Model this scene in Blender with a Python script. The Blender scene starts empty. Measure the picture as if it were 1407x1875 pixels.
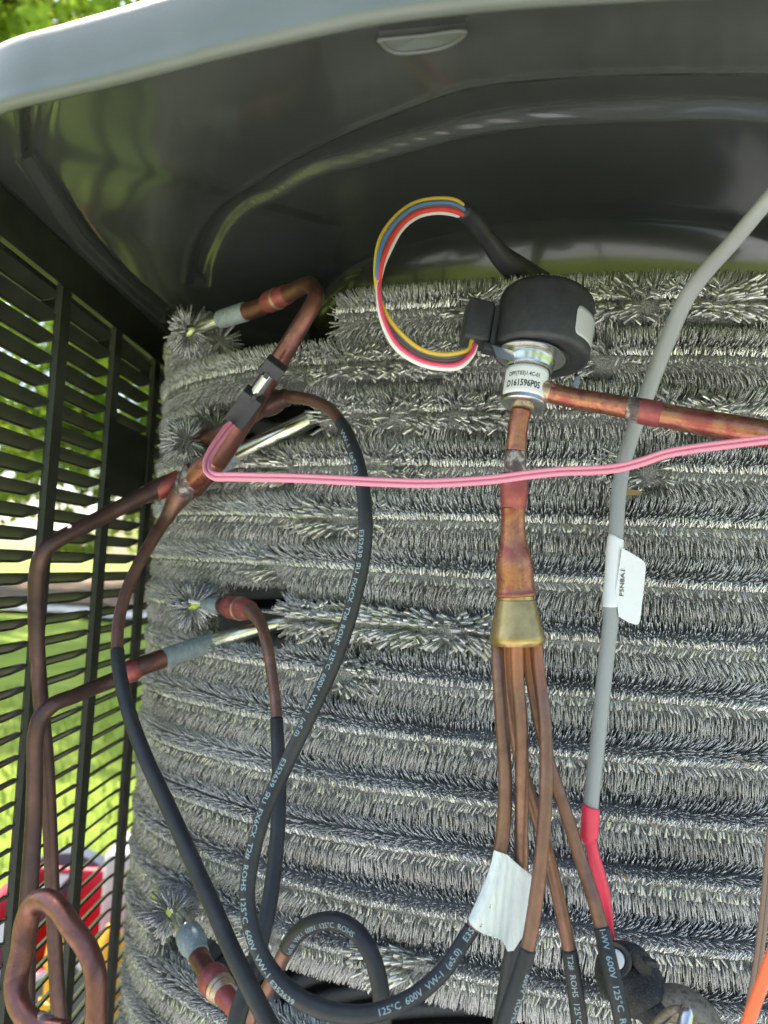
import bpy, bmesh, math, random
import numpy as np
from mathutils import Vector, Matrix

random.seed(7)
rng = np.random.default_rng(7)
SC = bpy.context.scene
COL = SC.collection

# ------------------------------------------------------------------ camera
CAM = Vector((0.0, 0.0, 0.75))
FPX = 1400.0                       # focal length in photograph pixels (1407 x 1875)
CXP, CYP = 703.5, 937.5
PITCH = math.radians(4.0)
ROLL = 0.05
_F = Vector((0, math.cos(PITCH), math.sin(PITCH)))
_U0 = Vector((0, -math.sin(PITCH), math.cos(PITCH)))
_R0 = Vector((1, 0, 0))
_U = _U0 * math.cos(ROLL) - _R0 * math.sin(ROLL)
_R = _R0 * math.cos(ROLL) + _U0 * math.sin(ROLL)
cam_d = bpy.data.cameras.new('camera')
cam = bpy.data.objects.new('camera', cam_d)
COL.objects.link(cam)
cam.matrix_world = Matrix(((_R.x, _U.x, -_F.x, CAM.x), (_R.y, _U.y, -_F.y, CAM.y),
                           (_R.z, _U.z, -_F.z, CAM.z), (0, 0, 0, 1)))
cam_d.sensor_fit = 'VERTICAL'
cam_d.sensor_height = 36.0
cam_d.sensor_width = 36.0
cam_d.lens = 36.0 * FPX / 1875.0
cam_d.clip_start = 0.01
cam_d.clip_end = 400.0
cam_d.dof.use_dof = True
cam_d.dof.focus_distance = 0.335
cam_d.dof.aperture_fstop = 11.0
SC.camera = cam

# ------------------------------------------------------------------ light
SUN_EL = math.radians(58)
SUN_AZ = math.radians(-48)         # compass angle from +Y towards +X
world = bpy.data.worlds.new('World')
SC.world = world
world.use_nodes = True
wn = world.node_tree.nodes
wl = world.node_tree.links
bg = wn['Background']
sky = wn.new('ShaderNodeTexSky')
sky.sky_type = 'NISHITA'
sky.sun_disc = False
sky.sun_elevation = SUN_EL
sky.sun_rotation = SUN_AZ
sky.air_density = 1.0
sky.dust_density = 2.5
sky.ozone_density = 1.0
wl.new(sky.outputs['Color'], bg.inputs['Color'])
bg.inputs['Strength'].default_value = 0.15
sd = bpy.data.lights.new('sun', 'SUN')
sd.energy = 3.2
sd.angle = math.radians(0.5)
sd.color = (1.0, 0.95, 0.87)
sun = bpy.data.objects.new('sun', sd)
COL.objects.link(sun)
sdir = Vector((math.sin(SUN_AZ) * math.cos(SUN_EL), math.cos(SUN_AZ) * math.cos(SUN_EL), math.sin(SUN_EL)))
sun.rotation_euler = sdir.to_track_quat('Z', 'Y').to_euler()
sun.location = sdir * 30
SC.view_settings.view_transform = 'Standard'
SC.view_settings.look = 'None'
SC.view_settings.exposure = 1.72
SC.view_settings.gamma = 1.0
SC.view_settings.use_curve_mapping = False

# ------------------------------------------------------------------ helpers
def ray(px, py):
    return _F + _R * ((px - CXP) / FPX) - _U * ((py - CYP) / FPX)

def P(px, py, Y):
    d = ray(px, py)
    return CAM + d * (Y / d.y)

def P_z(px, py, zrel):
    d = ray(px, py)
    return CAM + d * (zrel / d.z)

def tag(o, label=None, cat=None, group=None, kind=None):
    if label: o['label'] = label
    if cat: o['category'] = cat
    if group: o['group'] = group
    if kind: o['kind'] = kind
    return o

def thing(name, loc, label, cat, group=None):
    o = bpy.data.objects.new(name, None)
    o.empty_display_size = 0.01
    COL.objects.link(o)
    o.location = loc
    return tag(o, label, cat, group)

def origin_of(parent):
    v = Vector((0, 0, 0))
    while parent is not None:
        v += parent.location
        parent = parent.parent
    return v

def link(name, me, mat, parent=None, smooth=True, kind=None, loc=None):
    """mesh given in world coordinates; linked under parent with its own offset"""
    o = bpy.data.objects.new(name, me)
    COL.objects.link(o)
    if mat is not None:
        me.materials.append(mat)
    base = origin_of(parent)
    if loc is None and parent is None and len(me.vertices):
        n = len(me.vertices)
        a = np.empty(n * 3, np.float32); me.vertices.foreach_get('co', a)
        a = a.reshape(-1, 3)
        mn, mx = a.min(0), a.max(0)
        loc = Vector(((mn[0] + mx[0]) / 2, (mn[1] + mx[1]) / 2, mn[2]))
    if loc is None:
        loc = base
    me.transform(Matrix.Translation(-Vector(loc)))
    o.parent = parent
    o.location = Vector(loc) - base
    if smooth:
        me.polygons.foreach_set('use_smooth', [True] * len(me.polygons))
    if kind: o['kind'] = kind
    return o

def mesh(name, verts, faces):
    me = bpy.data.meshes.new(name)
    me.from_pydata([tuple(v) for v in verts], [], faces)
    me.validate(clean_customdata=False)
    me.update()
    return me

def mesh_np(name, verts, quads=None, tris=None):
    me = bpy.data.meshes.new(name)
    nq = 0 if quads is None else len(quads)
    nt = 0 if tris is None else len(tris)
    me.vertices.add(len(verts))
    me.vertices.foreach_set('co', np.asarray(verts, np.float32).ravel())
    me.loops.add(nq * 4 + nt * 3)
    idx = []
    if nq: idx.append(np.asarray(quads, np.int32).ravel())
    if nt: idx.append(np.asarray(tris, np.int32).ravel())
    me.loops.foreach_set('vertex_index', np.concatenate(idx))
    me.polygons.add(nq + nt)
    starts = np.concatenate([np.arange(nq) * 4, nq * 4 + np.arange(nt) * 3]).astype(np.int32)
    me.polygons.foreach_set('loop_start', starts)
    me.update(calc_edges=True)
    return me

def catmull(pts, step):
    """pts: array (n, k). Returns resampled smooth array, roughly `step` apart in the first 3 columns"""
    p = np.asarray(pts, float)
    p = np.vstack([2 * p[0] - p[1], p, 2 * p[-1] - p[-2]])
    out = []
    for i in range(1, len(p) - 2):
        L = np.linalg.norm(p[i + 1][:3] - p[i][:3])
        n = max(2, int(L / step))
        t = np.linspace(0, 1, n, endpoint=False)[:, None]
        # centripetal-ish tangents
        d0 = np.linalg.norm(p[i][:3] - p[i - 1][:3]) ** .5 + 1e-9
        d1 = np.linalg.norm(p[i + 1][:3] - p[i][:3]) ** .5 + 1e-9
        d2 = np.linalg.norm(p[i + 2][:3] - p[i + 1][:3]) ** .5 + 1e-9
        m1 = (p[i] - p[i - 1]) / d0 - (p[i + 1] - p[i - 1]) / (d0 + d1) + (p[i + 1] - p[i]) / d1
        m2 = (p[i + 1] - p[i]) / d1 - (p[i + 2] - p[i]) / (d1 + d2) + (p[i + 2] - p[i + 1]) / d2
        m1 = m1 * d1; m2 = m2 * d1
        h = (2 * t**3 - 3 * t**2 + 1) * p[i] + (t**3 - 2 * t**2 + t) * m1 + (-2 * t**3 + 3 * t**2) * p[i + 1] + (t**3 - t**2) * m2
        out.append(h)
    out.append(p[-2][None, :])
    return np.vstack(out)

def pixpath(wp, step=0.0012):
    """wp: (px, py, Y, width_px) -> smooth array x,y,z,r"""
    q = []
    for (px, py, Y, w) in wp:
        v = P(px, py, Y)
        q.append((v.x, v.y, v.z, w * 0.5 * Y / FPX))
    return catmull(q, step)

def sweep(path, nseg=20, cap=True, close_end=True):
    p = path[:, :3]; r = path[:, 3]
    n = len(p)
    T = np.gradient(p, axis=0)
    T /= np.linalg.norm(T, axis=1)[:, None] + 1e-12
    a = np.array([0, 0, 1.0]) if abs(T[0][2]) < .8 else np.array([1.0, 0, 0])
    N = np.cross(T[0], a); N /= np.linalg.norm(N)
    Ns = [N]
    for i in range(1, n):
        N = Ns[-1] - T[i] * np.dot(Ns[-1], T[i])
        N /= np.linalg.norm(N)
        Ns.append(N)
    Ns = np.array(Ns); Bs = np.cross(T, Ns)
    th = np.linspace(0, 2 * math.pi, nseg, endpoint=False)
    V = p[:, None, :] + r[:, None, None] * (np.cos(th)[None, :, None] * Ns[:, None, :] + np.sin(th)[None, :, None] * Bs[:, None, :])
    V = V.reshape(-1, 3)
    i = np.arange(n - 1)[:, None] * nseg
    j = np.arange(nseg)[None, :]
    j2 = (j + 1) % nseg
    Q = np.stack([i + j, i + j2, i + nseg + j2, i + nseg + j], -1).reshape(-1, 4)
    tris = None
    if cap:
        V = np.vstack([V, p[0], p[-1]])
        c0, c1 = n * nseg, n * nseg + 1
        jj = np.arange(nseg); jn = (jj + 1) % nseg
        t0 = np.stack([np.full(nseg, c0), jn, jj], -1)
        t1 = np.stack([np.full(nseg, c1), (n - 1) * nseg + jj, (n - 1) * nseg + jn], -1)
        tris = np.vstack([t0, t1])
    return V, Q, tris

def tube(name, wp, mat, parent=None, nseg=20, step=0.0012, path=None, kind=None):
    pa = pixpath(wp, step) if path is None else path
    V, Q, T_ = sweep(pa, nseg)
    o = link(name, mesh_np(name, V, Q, T_), mat, parent, kind=kind)
    return o, pa

def cut(path, f0, f1):
    """part of a path between two fractions of its arc length"""
    d = np.concatenate([[0], np.cumsum(np.linalg.norm(np.diff(path[:, :3], axis=0), axis=1))])
    L = d[-1]
    s = np.linspace(f0 * L, f1 * L, max(6, int((f1 - f0) * L / .001)))
    return np.stack([np.interp(s, d, path[:, k]) for k in range(4)], 1)

def lathe_between(name, a, b, prof, mat, parent=None, nseg=32, smooth=True):
    """a,b: (px,py,Y) ends; prof: list of (t, width_px) along a->b, sharp profile"""
    A = P(*a); B = P(*b)
    ax = (B - A); L = ax.length; ax.normalize()
    Ym = (a[2] + b[2]) / 2
    return lathe(name, A, ax, [(t * L, w * .5 * Ym / FPX) for t, w in prof], mat, parent, nseg, smooth)

def lathe(name, A, ax, prof, mat, parent=None, nseg=40, smooth=True, wob=0.0):
    ax = Vector(ax).normalized()
    t = Vector((0, 0, 1)) if abs(ax.z) < .8 else Vector((1, 0, 0))
    u = ax.cross(t).normalized(); v = ax.cross(u)
    V = []; F = []
    for (h, r) in prof:
        for k in range(nseg):
            an = 2 * math.pi * k / nseg
            rr = r * (1 + wob * (random.random() - .5))
            V.append(Vector(A) + ax * h + (u * math.cos(an) + v * math.sin(an)) * rr)
    n = len(prof)
    for i in range(n - 1):
        for k in range(nseg):
            k2 = (k + 1) % nseg
            F.append((i * nseg + k, i * nseg + k2, (i + 1) * nseg + k2, (i + 1) * nseg + k))
    F.append(tuple(range(nseg))[::-1])
    F.append(tuple((n - 1) * nseg + k for k in range(nseg)))
    me = mesh(name, V, F)
    bm = bmesh.new(); bm.from_mesh(me)
    bmesh.ops.recalc_face_normals(bm, faces=bm.faces)
    bm.to_mesh(me); bm.free()
    o = link(name, me, mat, parent, smooth)
    if smooth:
        sharp(me)
    return o

def sharp(me, ang=38):
    me.polygons.foreach_set('use_smooth', [True] * len(me.polygons))
    me.set_sharp_from_angle(angle=math.radians(ang))

def box_bm(bm, c, size, M=None, bevel=0.0):
    r = bmesh.ops.create_cube(bm, size=1.0)
    vs = r['verts']
    for v in vs:
        v.co = Vector((v.co.x * size[0], v.co.y * size[1], v.co.z * size[2]))
    if bevel > 0:
        es = list({e for v in vs for e in v.link_edges})
        rr = bmesh.ops.bevel(bm, geom=es, offset=bevel, segments=3, affect='EDGES', profile=.5)
        vs = list({v for f in rr['faces'] for v in f.verts} | {v for v in vs if v.is_valid})
    for v in vs:
        v.co = v.co + Vector(c)
        if M is not None:
            v.co = M @ v.co
    return vs

def bm_obj(name, bm, mat, parent=None, smooth=True, ang=38, kind=None):
    bmesh.ops.recalc_face_normals(bm, faces=bm.faces)
    me = bpy.data.meshes.new(name)
    bm.to_mesh(me); bm.free()
    o = link(name, me, mat, parent, smooth, kind=kind)
    if smooth: sharp(me, ang)
    return o

# ------------------------------------------------------------------ materials
def new_mat(name, base=(.5, .5, .5), rough=.5, metal=0.0, spec=.5, coat=0.0):
    m = bpy.data.materials.new(name)
    m.use_nodes = True
    b = m.node_tree.nodes['Principled BSDF']
    b.inputs['Base Color'].default_value = (*base, 1)
    b.inputs['Roughness'].default_value = rough
    b.inputs['Metallic'].default_value = metal
    b.inputs['Specular IOR Level'].default_value = spec
    b.inputs['Coat Weight'].default_value = coat
    return m

def noise(m, scale, detail=4, rough=.6, dist=0.0, stretch=None, coord='Object'):
    nt = m.node_tree
    tc = nt.nodes.new('ShaderNodeTexCoord')
    n = nt.nodes.new('ShaderNodeTexNoise')
    n.inputs['Scale'].default_value = scale
    n.inputs['Detail'].default_value = detail
    n.inputs['Roughness'].default_value = rough
    n.inputs['Distortion'].default_value = dist
    if stretch:
        mp = nt.nodes.new('ShaderNodeMapping')
        mp.inputs['Scale'].default_value = stretch
        nt.links.new(tc.outputs[coord], mp.inputs['Vector'])
        nt.links.new(mp.outputs['Vector'], n.inputs['Vector'])
    else:
        nt.links.new(tc.outputs[coord], n.inputs['Vector'])
    return n

def ramp(m, src, stops, target='Base Color', const=False):
    nt = m.node_tree
    r = nt.nodes.new('ShaderNodeValToRGB')
    if const: r.color_ramp.interpolation = 'CONSTANT'
    els = r.color_ramp.elements
    while len(els) < len(stops): els.new(.5)
    for e, (p, c) in zip(els, stops):
        e.position = p
        e.color = (*c, 1) if len(c) == 3 else c
    nt.links.new(src, r.inputs['Fac'])
    if target:
        nt.links.new(r.outputs['Color'], nt.nodes['Principled BSDF'].inputs[target])
    return r

def bump(m, src, strength=.2, dist=.001):
    nt = m.node_tree
    b = nt.nodes.new('ShaderNodeBump')
    b.inputs['Strength'].default_value = strength
    b.inputs['Distance'].default_value = dist
    nt.links.new(src, b.inputs['Height'])
    nt.links.new(b.outputs['Normal'], nt.nodes['Principled BSDF'].inputs['Normal'])
    return b

def grey(v): return (v, v, v)

def copper_mat(name, stops, rough=.38, scale=70, metal=.85):
    m = new_mat(name, stops[0][1], rough, metal)
    n = noise(m, scale, 5, .62, .6)
    ramp(m, n.outputs['Fac'], stops)
    n2 = noise(m, 420, 4, .7)
    ramp(m, n2.outputs['Fac'], [(.3, grey(rough - .12)), (.7, grey(rough + .18))], 'Roughness')
    bump(m, n2.outputs['Fac'], .12, .0004)
    return m

M_lid = new_mat('lid_paint', (.045, .052, .045), .26, 0, .6, .8)
M_lid.node_tree.nodes['Principled BSDF'].inputs['Coat Roughness'].default_value = .12
_n = noise(M_lid, 330, 3, .5); bump(M_lid, _n.outputs['Fac'], .10, .0006)
_n = noise(M_lid, 9, 5, .6); ramp(M_lid, _n.outputs['Fac'], [(.35, (.034, .040, .035)), (.7, (.052, .058, .050))])
M_lid_lit = new_mat('lid_paint_lit', (.17, .19, .17), .42, 0, .5, .2)  # paler copy of the lid paint, skylight put into the colour
_n = noise(M_lid_lit, 14, 5, .6); ramp(M_lid_lit, _n.outputs['Fac'], [(.35, (.105, .120, .100)), (.7, (.14, .155, .135))])
_n = noise(M_lid_lit, 700, 3, .5); bump(M_lid_lit, _n.outputs['Fac'], .15, .0004)
M_louver = new_mat('louver_paint', (.045, .055, .04), .42, 0, .5)
_n = noise(M_louver, 60, 4, .6); ramp(M_louver, _n.outputs['Fac'], [(.35, (.017, .020, .013)), (.7, (.032, .037, .021))])
M_fin = new_mat('spine_aluminium', (.80, .80, .79), .34, .72)
_n = noise(M_fin, 26, 5, .65); ramp(M_fin, _n.outputs['Fac'], [(.30, (.44, .43, .41)), (.50, (.61, .61, .605)), (.75, (.76, .76, .76))])
_n = noise(M_fin, 900, 2, .5); ramp(M_fin, _n.outputs['Fac'], [(.3, grey(.20)), (.7, grey(.42))], 'Roughness')
M_fin_glint = new_mat('spine_aluminium_glint', (.90, .92, .82), .28, .85)  # paler copy of the fin metal, stronger reflection put into its colour
_n = noise(M_fin_glint, 60, 4, .6); ramp(M_fin_glint, _n.outputs['Fac'], [(.35, (.74, .76, .60)), (.6, (.90, .91, .86))])
M_core = new_mat('coil_core', (.40, .40, .40), .45, .7)
_n = noise(M_core, 1800, 3, .6); ramp(M_core, _n.outputs['Fac'], [(.35, (.10, .10, .10)), (.65, (.55, .55, .54))]); bump(M_core, _n.outputs['Fac'], .8, .0008)
M_alu = new_mat('bare_aluminium_tube', (.74, .76, .60), .26, 1.0)  # yellow-green reflected sheen tinted into the base colour
_n = noise(M_alu, 300, 4, .6, 0, (1, 1, 1)); bump(M_alu, _n.outputs['Fac'], .15, .0004)
M_fit = new_mat('grey_green_coupling', (.26, .31, .32), .5, .15)
_n = noise(M_fit, 380, 5, .7); ramp(M_fit, _n.outputs['Fac'], [(.3, (.20, .25, .26)), (.55, (.28, .33, .34)), (.75, (.50, .54, .54))])
bump(M_fit, _n.outputs['Fac'], .3, .0006)
M_cu = copper_mat('copper_brown', [(.28, (.14, .062, .048)), (.48, (.235, .105, .078)), (.60, (.18, .080, .068)), (.78, (.36, .19, .13))])
M_cu_cap = copper_mat('copper_capillary', [(.25, (.16, .085, .063)), (.5, (.225, .122, .088)), (.8, (.31, .17, .12))], .42, 90, .75)
M_cu_cap2 = copper_mat('copper_capillary_tinted', [(.25, (.16, .085, .063)), (.5, (.225, .122, .088)), (.8, (.31, .17, .12))], .42, 90, .75)
def _tint():
    nt = M_cu_cap2.node_tree; L = nt.links
    tc = nt.nodes.new('ShaderNodeTexCoord'); sp = nt.nodes.new('ShaderNodeSeparateXYZ'); L.new(tc.outputs['Object'], sp.inputs[0])
    n = noise(M_cu_cap2, 160, 4, .7)
    ma = nt.nodes.new('ShaderNodeMath'); ma.operation = 'MULTIPLY_ADD'; ma.inputs[1].default_value = .016; L.new(n.outputs['Fac'], ma.inputs[0]); L.new(sp.outputs['Z'], ma.inputs[2])
    mr = nt.nodes.new('ShaderNodeMapRange'); mr.inputs['From Min'].default_value = -.014; mr.inputs['From Max'].default_value = .004; L.new(ma.outputs[0], mr.inputs['Value'])
    b = nt.nodes['Principled BSDF']; src = b.inputs['Base Color'].links[0].from_socket
    mx = nt.nodes.new('ShaderNodeMixRGB'); mx.inputs[2].default_value = (.44, .17, .085, 1); L.new(mr.outputs[0], mx.inputs[0]); L.new(src, mx.inputs[1]); L.new(mx.outputs[0], b.inputs['Base Color'])
_tint()
M_cu_hot = copper_mat('copper_heat_tinted', [(.25, (.24, .06, .06)), (.42, (.33, .095, .075)), (.55, (.42, .19, .10)), (.66, (.27, .08, .09)), (.80, (.34, .22, .13))], .32, 75)
M_cu_red = copper_mat('copper_red_oxide', [(.25, (.27, .065, .07)), (.5, (.34, .085, .085)), (.8, (.38, .15, .10))], .42, 120, .6)
M_cu_dark = copper_mat('copper_dark', [(.25, (.075, .045, .04)), (.55, (.12, .066, .055)), (.85, (.17, .09, .07))], .4, 60, .6)
M_scorch = copper_mat('scorched_braze', [(.30, (.06, .045, .05)), (.5, (.16, .11, .10)), (.62, (.42, .40, .36)), (.8, (.13, .09, .09))], .5, 260, .5)
M_braze = copper_mat('braze_ring', [(.3, (.30, .24, .18)), (.5, (.52, .40, .28)), (.7, (.36, .20, .13))], .36, 400, .8)
M_brass = new_mat('turned_brass', (.44, .33, .14), .34, .9)
_n = noise(M_brass, 160, 6, .7); ramp(M_brass, _n.outputs['Fac'], [(.3, (.32, .22, .085)), (.55, (.46, .33, .14)), (.8, (.58, .43, .20))])
bump(M_brass, _n.outputs['Fac'], .06, .0004)
M_steel = new_mat('zinc_steel', (.62, .62, .60), .26, 1.0)
_n = noise(M_steel, 90, 4, .6); ramp(M_steel, _n.outputs['Fac'], [(.35, (.48, .48, .46)), (.7, (.72, .72, .70))])
M_black = new_mat('black_sleeve', (.020, .021, .022), .46, 0, .38)
_n = noise(M_black, 500, 4, .6); bump(M_black, _n.outputs['Fac'], .10, .0005)
_n = noise(M_black, 70, 5, .7); ramp(M_black, _n.outputs['Fac'], [(.35, (.018, .019, .021)), (.75, (.036, .037, .038))])
M_plastic = new_mat('black_moulded_plastic', (.025, .026, .030), .46, 0, .5)
_n = noise(M_plastic, 1500, 3, .6); bump(M_plastic, _n.outputs['Fac'], .35, .0004)
_n = noise(M_plastic, 160, 6, .75); ramp(M_plastic, _n.outputs['Fac'], [(.40, (.022, .023, .027)), (.70, (.040, .041, .045))])
M_dusty = new_mat('dusty_rubber', (.03, .03, .03), .62, 0, .4)
_n = noise(M_dusty, 1300, 5, .8); ramp(M_dusty, _n.outputs['Fac'], [(.50, (.020, .020, .021)), (.70, (.12, .105, .085))])
bump(M_dusty, _n.outputs['Fac'], .4, .0006)
M_rust = new_mat('dusty_metal', (.3, .27, .22), .5, .6)
_n = noise(M_rust, 500, 5, .8); ramp(M_rust, _n.outputs['Fac'], [(.35, (.10, .075, .05)), (.55, (.27, .235, .18)), (.75, (.15, .10, .065))])
bump(M_rust, _n.outputs['Fac'], .5, .0008)
M_grey = new_mat('grey_cable_jacket', (.30, .31, .31), .38, 0, .5)
_n = noise(M_grey, 300, 4, .6); bump(M_grey, _n.outputs['Fac'], .06, .0005)
M_pink = new_mat('pink_insulation', (.80, .27, .36), .42, 0, .5)
M_red = new_mat('red_heatshrink', (.72, .04, .085), .45, 0, .5)
_n = noise(M_red, 260, 4, .6); bump(M_red, _n.outputs['Fac'], .2, .0006)
M_white_label = new_mat('white_label', (.74, .74, .75), .35, 0, .5)
M_grey_label = new_mat('silver_label', (.48, .49, .50), .45, .1, .5)
M_ink = new_mat('black_ink', (.02, .02, .02), .6)
M_print = new_mat('white_print', (.27, .35, .37), .6)
M_tape = new_mat('masking_tape', (.74, .77, .70), .75, 0, .3)
_n = noise(M_tape, 900, 4, .7); bump(M_tape, _n.outputs['Fac'], .4, .0005)
_n = noise(M_tape, 120, 5, .7, 0, (3, 3, .6)); ramp(M_tape, _n.outputs['Fac'], [(.3, (.66, .66, .66)), (.6, (.76, .79, .72))])
def wire_mat(name, c): return new_mat(name, c, .36, 0, .5)
M_wy = wire_mat('yellow_wire', (.68, .44, .05)); M_wb = wire_mat('blue_wire', (.09, .19, .36))
M_wbr = wire_mat('brown_wire', (.17, .085, .09)); M_wr = wire_mat('red_wire', (.70, .06, .05))
M_wp = wire_mat('rose_wire', (.74, .07, .14)); M_ww = wire_mat('white_wire', (.70, .69, .63))
M_orange = wire_mat('orange_wire', (.85, .16, .05)); M_clearbrown = wire_mat('brown_flat_wire', (.24, .15, .11))
M_straw = new_mat('dry_straw', (.30, .19, .08), .7)
M_leafdry = new_mat('dry_leaf', (.26, .17, .06), .6)
M_dark = new_mat('dark_shell', (.02, .021, .022), .6)

# ------------------------------------------------------------------ coil plan curve
HORZ = [(.45, .52), (.42, .43), (.35, .372), (.25, .352), (.175, .352), (.12, .358), (.065, .370), (-.001, .390), (-.03, .402), (-.065, .419),
        (-.095, .440), (-.118, .458), (-.138, .482), (-.154, .515), (-.162, .56), (-.165, .62), (-.160, .70), (-.12, .80), (-.03, .88), (.12, .92), (.28, .90), (.40, .82), (.46, .68), (.46, .58)]
_h = np.array([(x, y, 0.0) for x, y in HORZ])
CURVE = catmull(np.vstack([_h]), .001)[:, :2]          # outer face of the fins in plan, right to left, then round the back
_d = np.concatenate([[0], np.cumsum(np.linalg.norm(np.diff(CURVE, axis=0), axis=1))])
CL = _d[-1]
def curve_at(s):
    x = np.interp(s, _d, CURVE[:, 0]); y = np.interp(s, _d, CURVE[:, 1])
    e = 1e-3
    tx = np.interp(s + e, _d, CURVE[:, 0]) - np.interp(s - e, _d, CURVE[:, 0])
    ty = np.interp(s + e, _d, CURVE[:, 1]) - np.interp(s - e, _d, CURVE[:, 1])
    n = np.sqrt(tx**2 + ty**2) + 1e-12
    tx, ty = tx / n, ty / n
    return x, y, tx, ty            # outward normal = (-ty?, ...) see below
# moving right -> left, outward (towards camera) normal is (ty, -tx) or its negative; tangent ~(-1,0): want (0,-1)
def normal(tx, ty): return -ty, tx
S_LEFT = float(_d[np.argmin((CURVE[:, 0] + .163)**2 + (CURVE[:, 1] - .575)**2)])
S_RIGHT = float(_d[np.argmin((CURVE[:, 0] - .29)**2 + (CURVE[:, 1] - .357)**2)])
def s_at_px(px):
    """arc position whose outer face appears at pixel column px (near the horizon row)"""
    s = np.linspace(S_RIGHT, S_LEFT, 3000)
    x, y, _, _ = curve_at(s)
    u = CXP + FPX * x / y / math.cos(PITCH)
    return float(s[np.argmin(np.abs(u - px))])
PITCH_Z = 107.7 * .355 / FPX
Z0 = CAM.z + (1057 - 533) * .355 / FPX       # parting line of the topmost row
ROWZ = [Z0 - i * PITCH_Z for i in range(30)]
RC = .0048                                    # core tube radius
ROUT = .0152                                  # fin tip radius
# ------------------------------------------------------------------ ground and far setting
def ground():
    V, F = [], []
    rings = [0.0, .6, 1.2, 2.5, 5, 9, 16, 30, 60, 120, 260]
    n = 48
    V.append((0, 0, 0))
    for r in rings[1:]:
        for k in range(n):
            a = 2 * math.pi * k / n
            h = 0 if r < 3 else .05 * math.sin(a * 3 + r) * min(1, r / 20)
            V.append((r * math.cos(a), r * math.sin(a), h))
    for k in range(n): F.append((0, 1 + k, 1 + (k + 1) % n))
    for i in range(len(rings) - 2):
        for k in range(n):
            a, b = 1 + i * n + k, 1 + i * n + (k + 1) % n
            F.append((a, a + n, b + n, b))
    m = new_mat('lawn_grass', (.10, .20, .02), .8, 0, .2)
    nz = noise(m, .9, 8, .7)
    ramp(m, nz.outputs['Fac'], [(.30, (.14, .20, .02)), (.5, (.25, .33, .035)), (.72, (.36, .41, .07))])
    n2 = noise(m, 60, 5, .7); bump(m, n2.outputs['Fac'], .8, .02)
    o = link('ground', mesh('ground', V, F), m, None, kind='structure', loc=Vector((0, 0, 0)))
    # bare earth strip under the trees, pale path in front of it
    def strip(name, y0, y1, z, c1, c2, x0=-16, x1=9):
        V, F = [], []
        N = 40
        for i in range(N + 1):
            x = x0 + (x1 - x0) * i / N
            w = .35 * math.sin(x * 1.3) + .2 * math.sin(x * 3.1 + 1)
            V += [(x, y0 + w, z), (x, y1 + w * .7, z)]
        F = [(2 * i, 2 * i + 2, 2 * i + 3, 2 * i + 1) for i in range(N)]
        mm = new_mat(name + '_surface', c1, .9, 0, .2)
        nn = noise(mm, 3, 8, .75); ramp(mm, nn.outputs['Fac'], [(.35, c1), (.65, c2)])
        n3 = noise(mm, 40, 5, .7); bump(mm, n3.outputs['Fac'], .7, .02)
        link(name, mesh(name, V, F), mm, None, kind='structure')
    strip('earth_bed', 9.5, 20, .07, (.17, .11, .07), (.30, .21, .14))
    strip('concrete_path', 8.0, 9.0, .075, (.48, .46, .42), (.58, .56, .52))
    # tufts of real grass near the cabinet
    n = 14000
    gx = rng.uniform(-2.6, 1.4, n); gy = rng.uniform(.95, 4.2, n)
    keep = ~((np.abs(gx - .13) < .5) & (gy < 1.1))
    gx, gy = gx[keep], gy[keep]; n = len(gx)
    h = rng.uniform(.02, .045, n); a = rng.uniform(0, 2 * math.pi, n); w = rng.uniform(.002, .004, n)
    lean = rng.uniform(-.5, .5, (n, 2)) * h[:, None]
    b = np.stack([gx, gy, np.zeros(n)], 1)
    d = np.stack([np.cos(a) * w, np.sin(a) * w, np.zeros(n)], 1)
    mid = b + np.stack([lean[:, 0] * .3, lean[:, 1] * .3, h * .6], 1)
    tip = b + np.stack([lean[:, 0], lean[:, 1], h], 1)
    V = np.stack([b - d, b + d, mid + d * .7, mid - d * .7, tip], 1).reshape(-1, 3)
    i = np.arange(n)[:, None] * 5
    Q = i + np.array([[0, 1, 2, 3]]); T_ = i + np.array([[3, 2, 4]])
    mg = new_mat('grass_blade', (.13, .26, .03), .6, 0, .3)
    nz = noise(mg, 4, 4); ramp(mg, nz.outputs['Fac'], [(.3, (.17, .24, .03)), (.7, (.34, .42, .07))])
    o = link('grass', mesh_np('grass', V, Q, T_), mg, None, kind='stuff')
    tag(o, 'short green lawn grass growing beyond the louvred side panel', 'grass')
ground()

M_leaf = new_mat('tree_leaf', (.12, .22, .02), .5, 0, .3)
_nt = M_leaf.node_tree
_tr = _nt.nodes.new('ShaderNodeBsdfTranslucent'); _mx = _nt.nodes.new('ShaderNodeMixShader')
_r = ramp(M_leaf, noise(M_leaf, .8, 6, .7).outputs['Fac'], [(.30, (.12, .20, .02)), (.5, (.30, .42, .04)), (.7, (.50, .56, .08))])
_nt.links.new(_r.outputs['Color'], _tr.inputs['Color'])
_mx.inputs['Fac'].default_value = .5
_nt.links.new(_nt.nodes['Principled BSDF'].outputs['BSDF'], _mx.inputs[1])
_nt.links.new(_tr.outputs['BSDF'], _mx.inputs[2])
_nt.links.new(_mx.outputs['Shader'], _nt.nodes['Material Output'].inputs['Surface'])
M_bark = new_mat('tree_bark', (.10, .07, .05), .9, 0, .2)
_n = noise(M_bark, 12, 6, .7, 0, (1, 1, .2)); ramp(M_bark, _n.outputs['Fac'], [(.35, (.05, .035, .025)), (.7, (.15, .11, .08))])
bump(M_bark, _n.outputs['Fac'], .8, .03)

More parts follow.
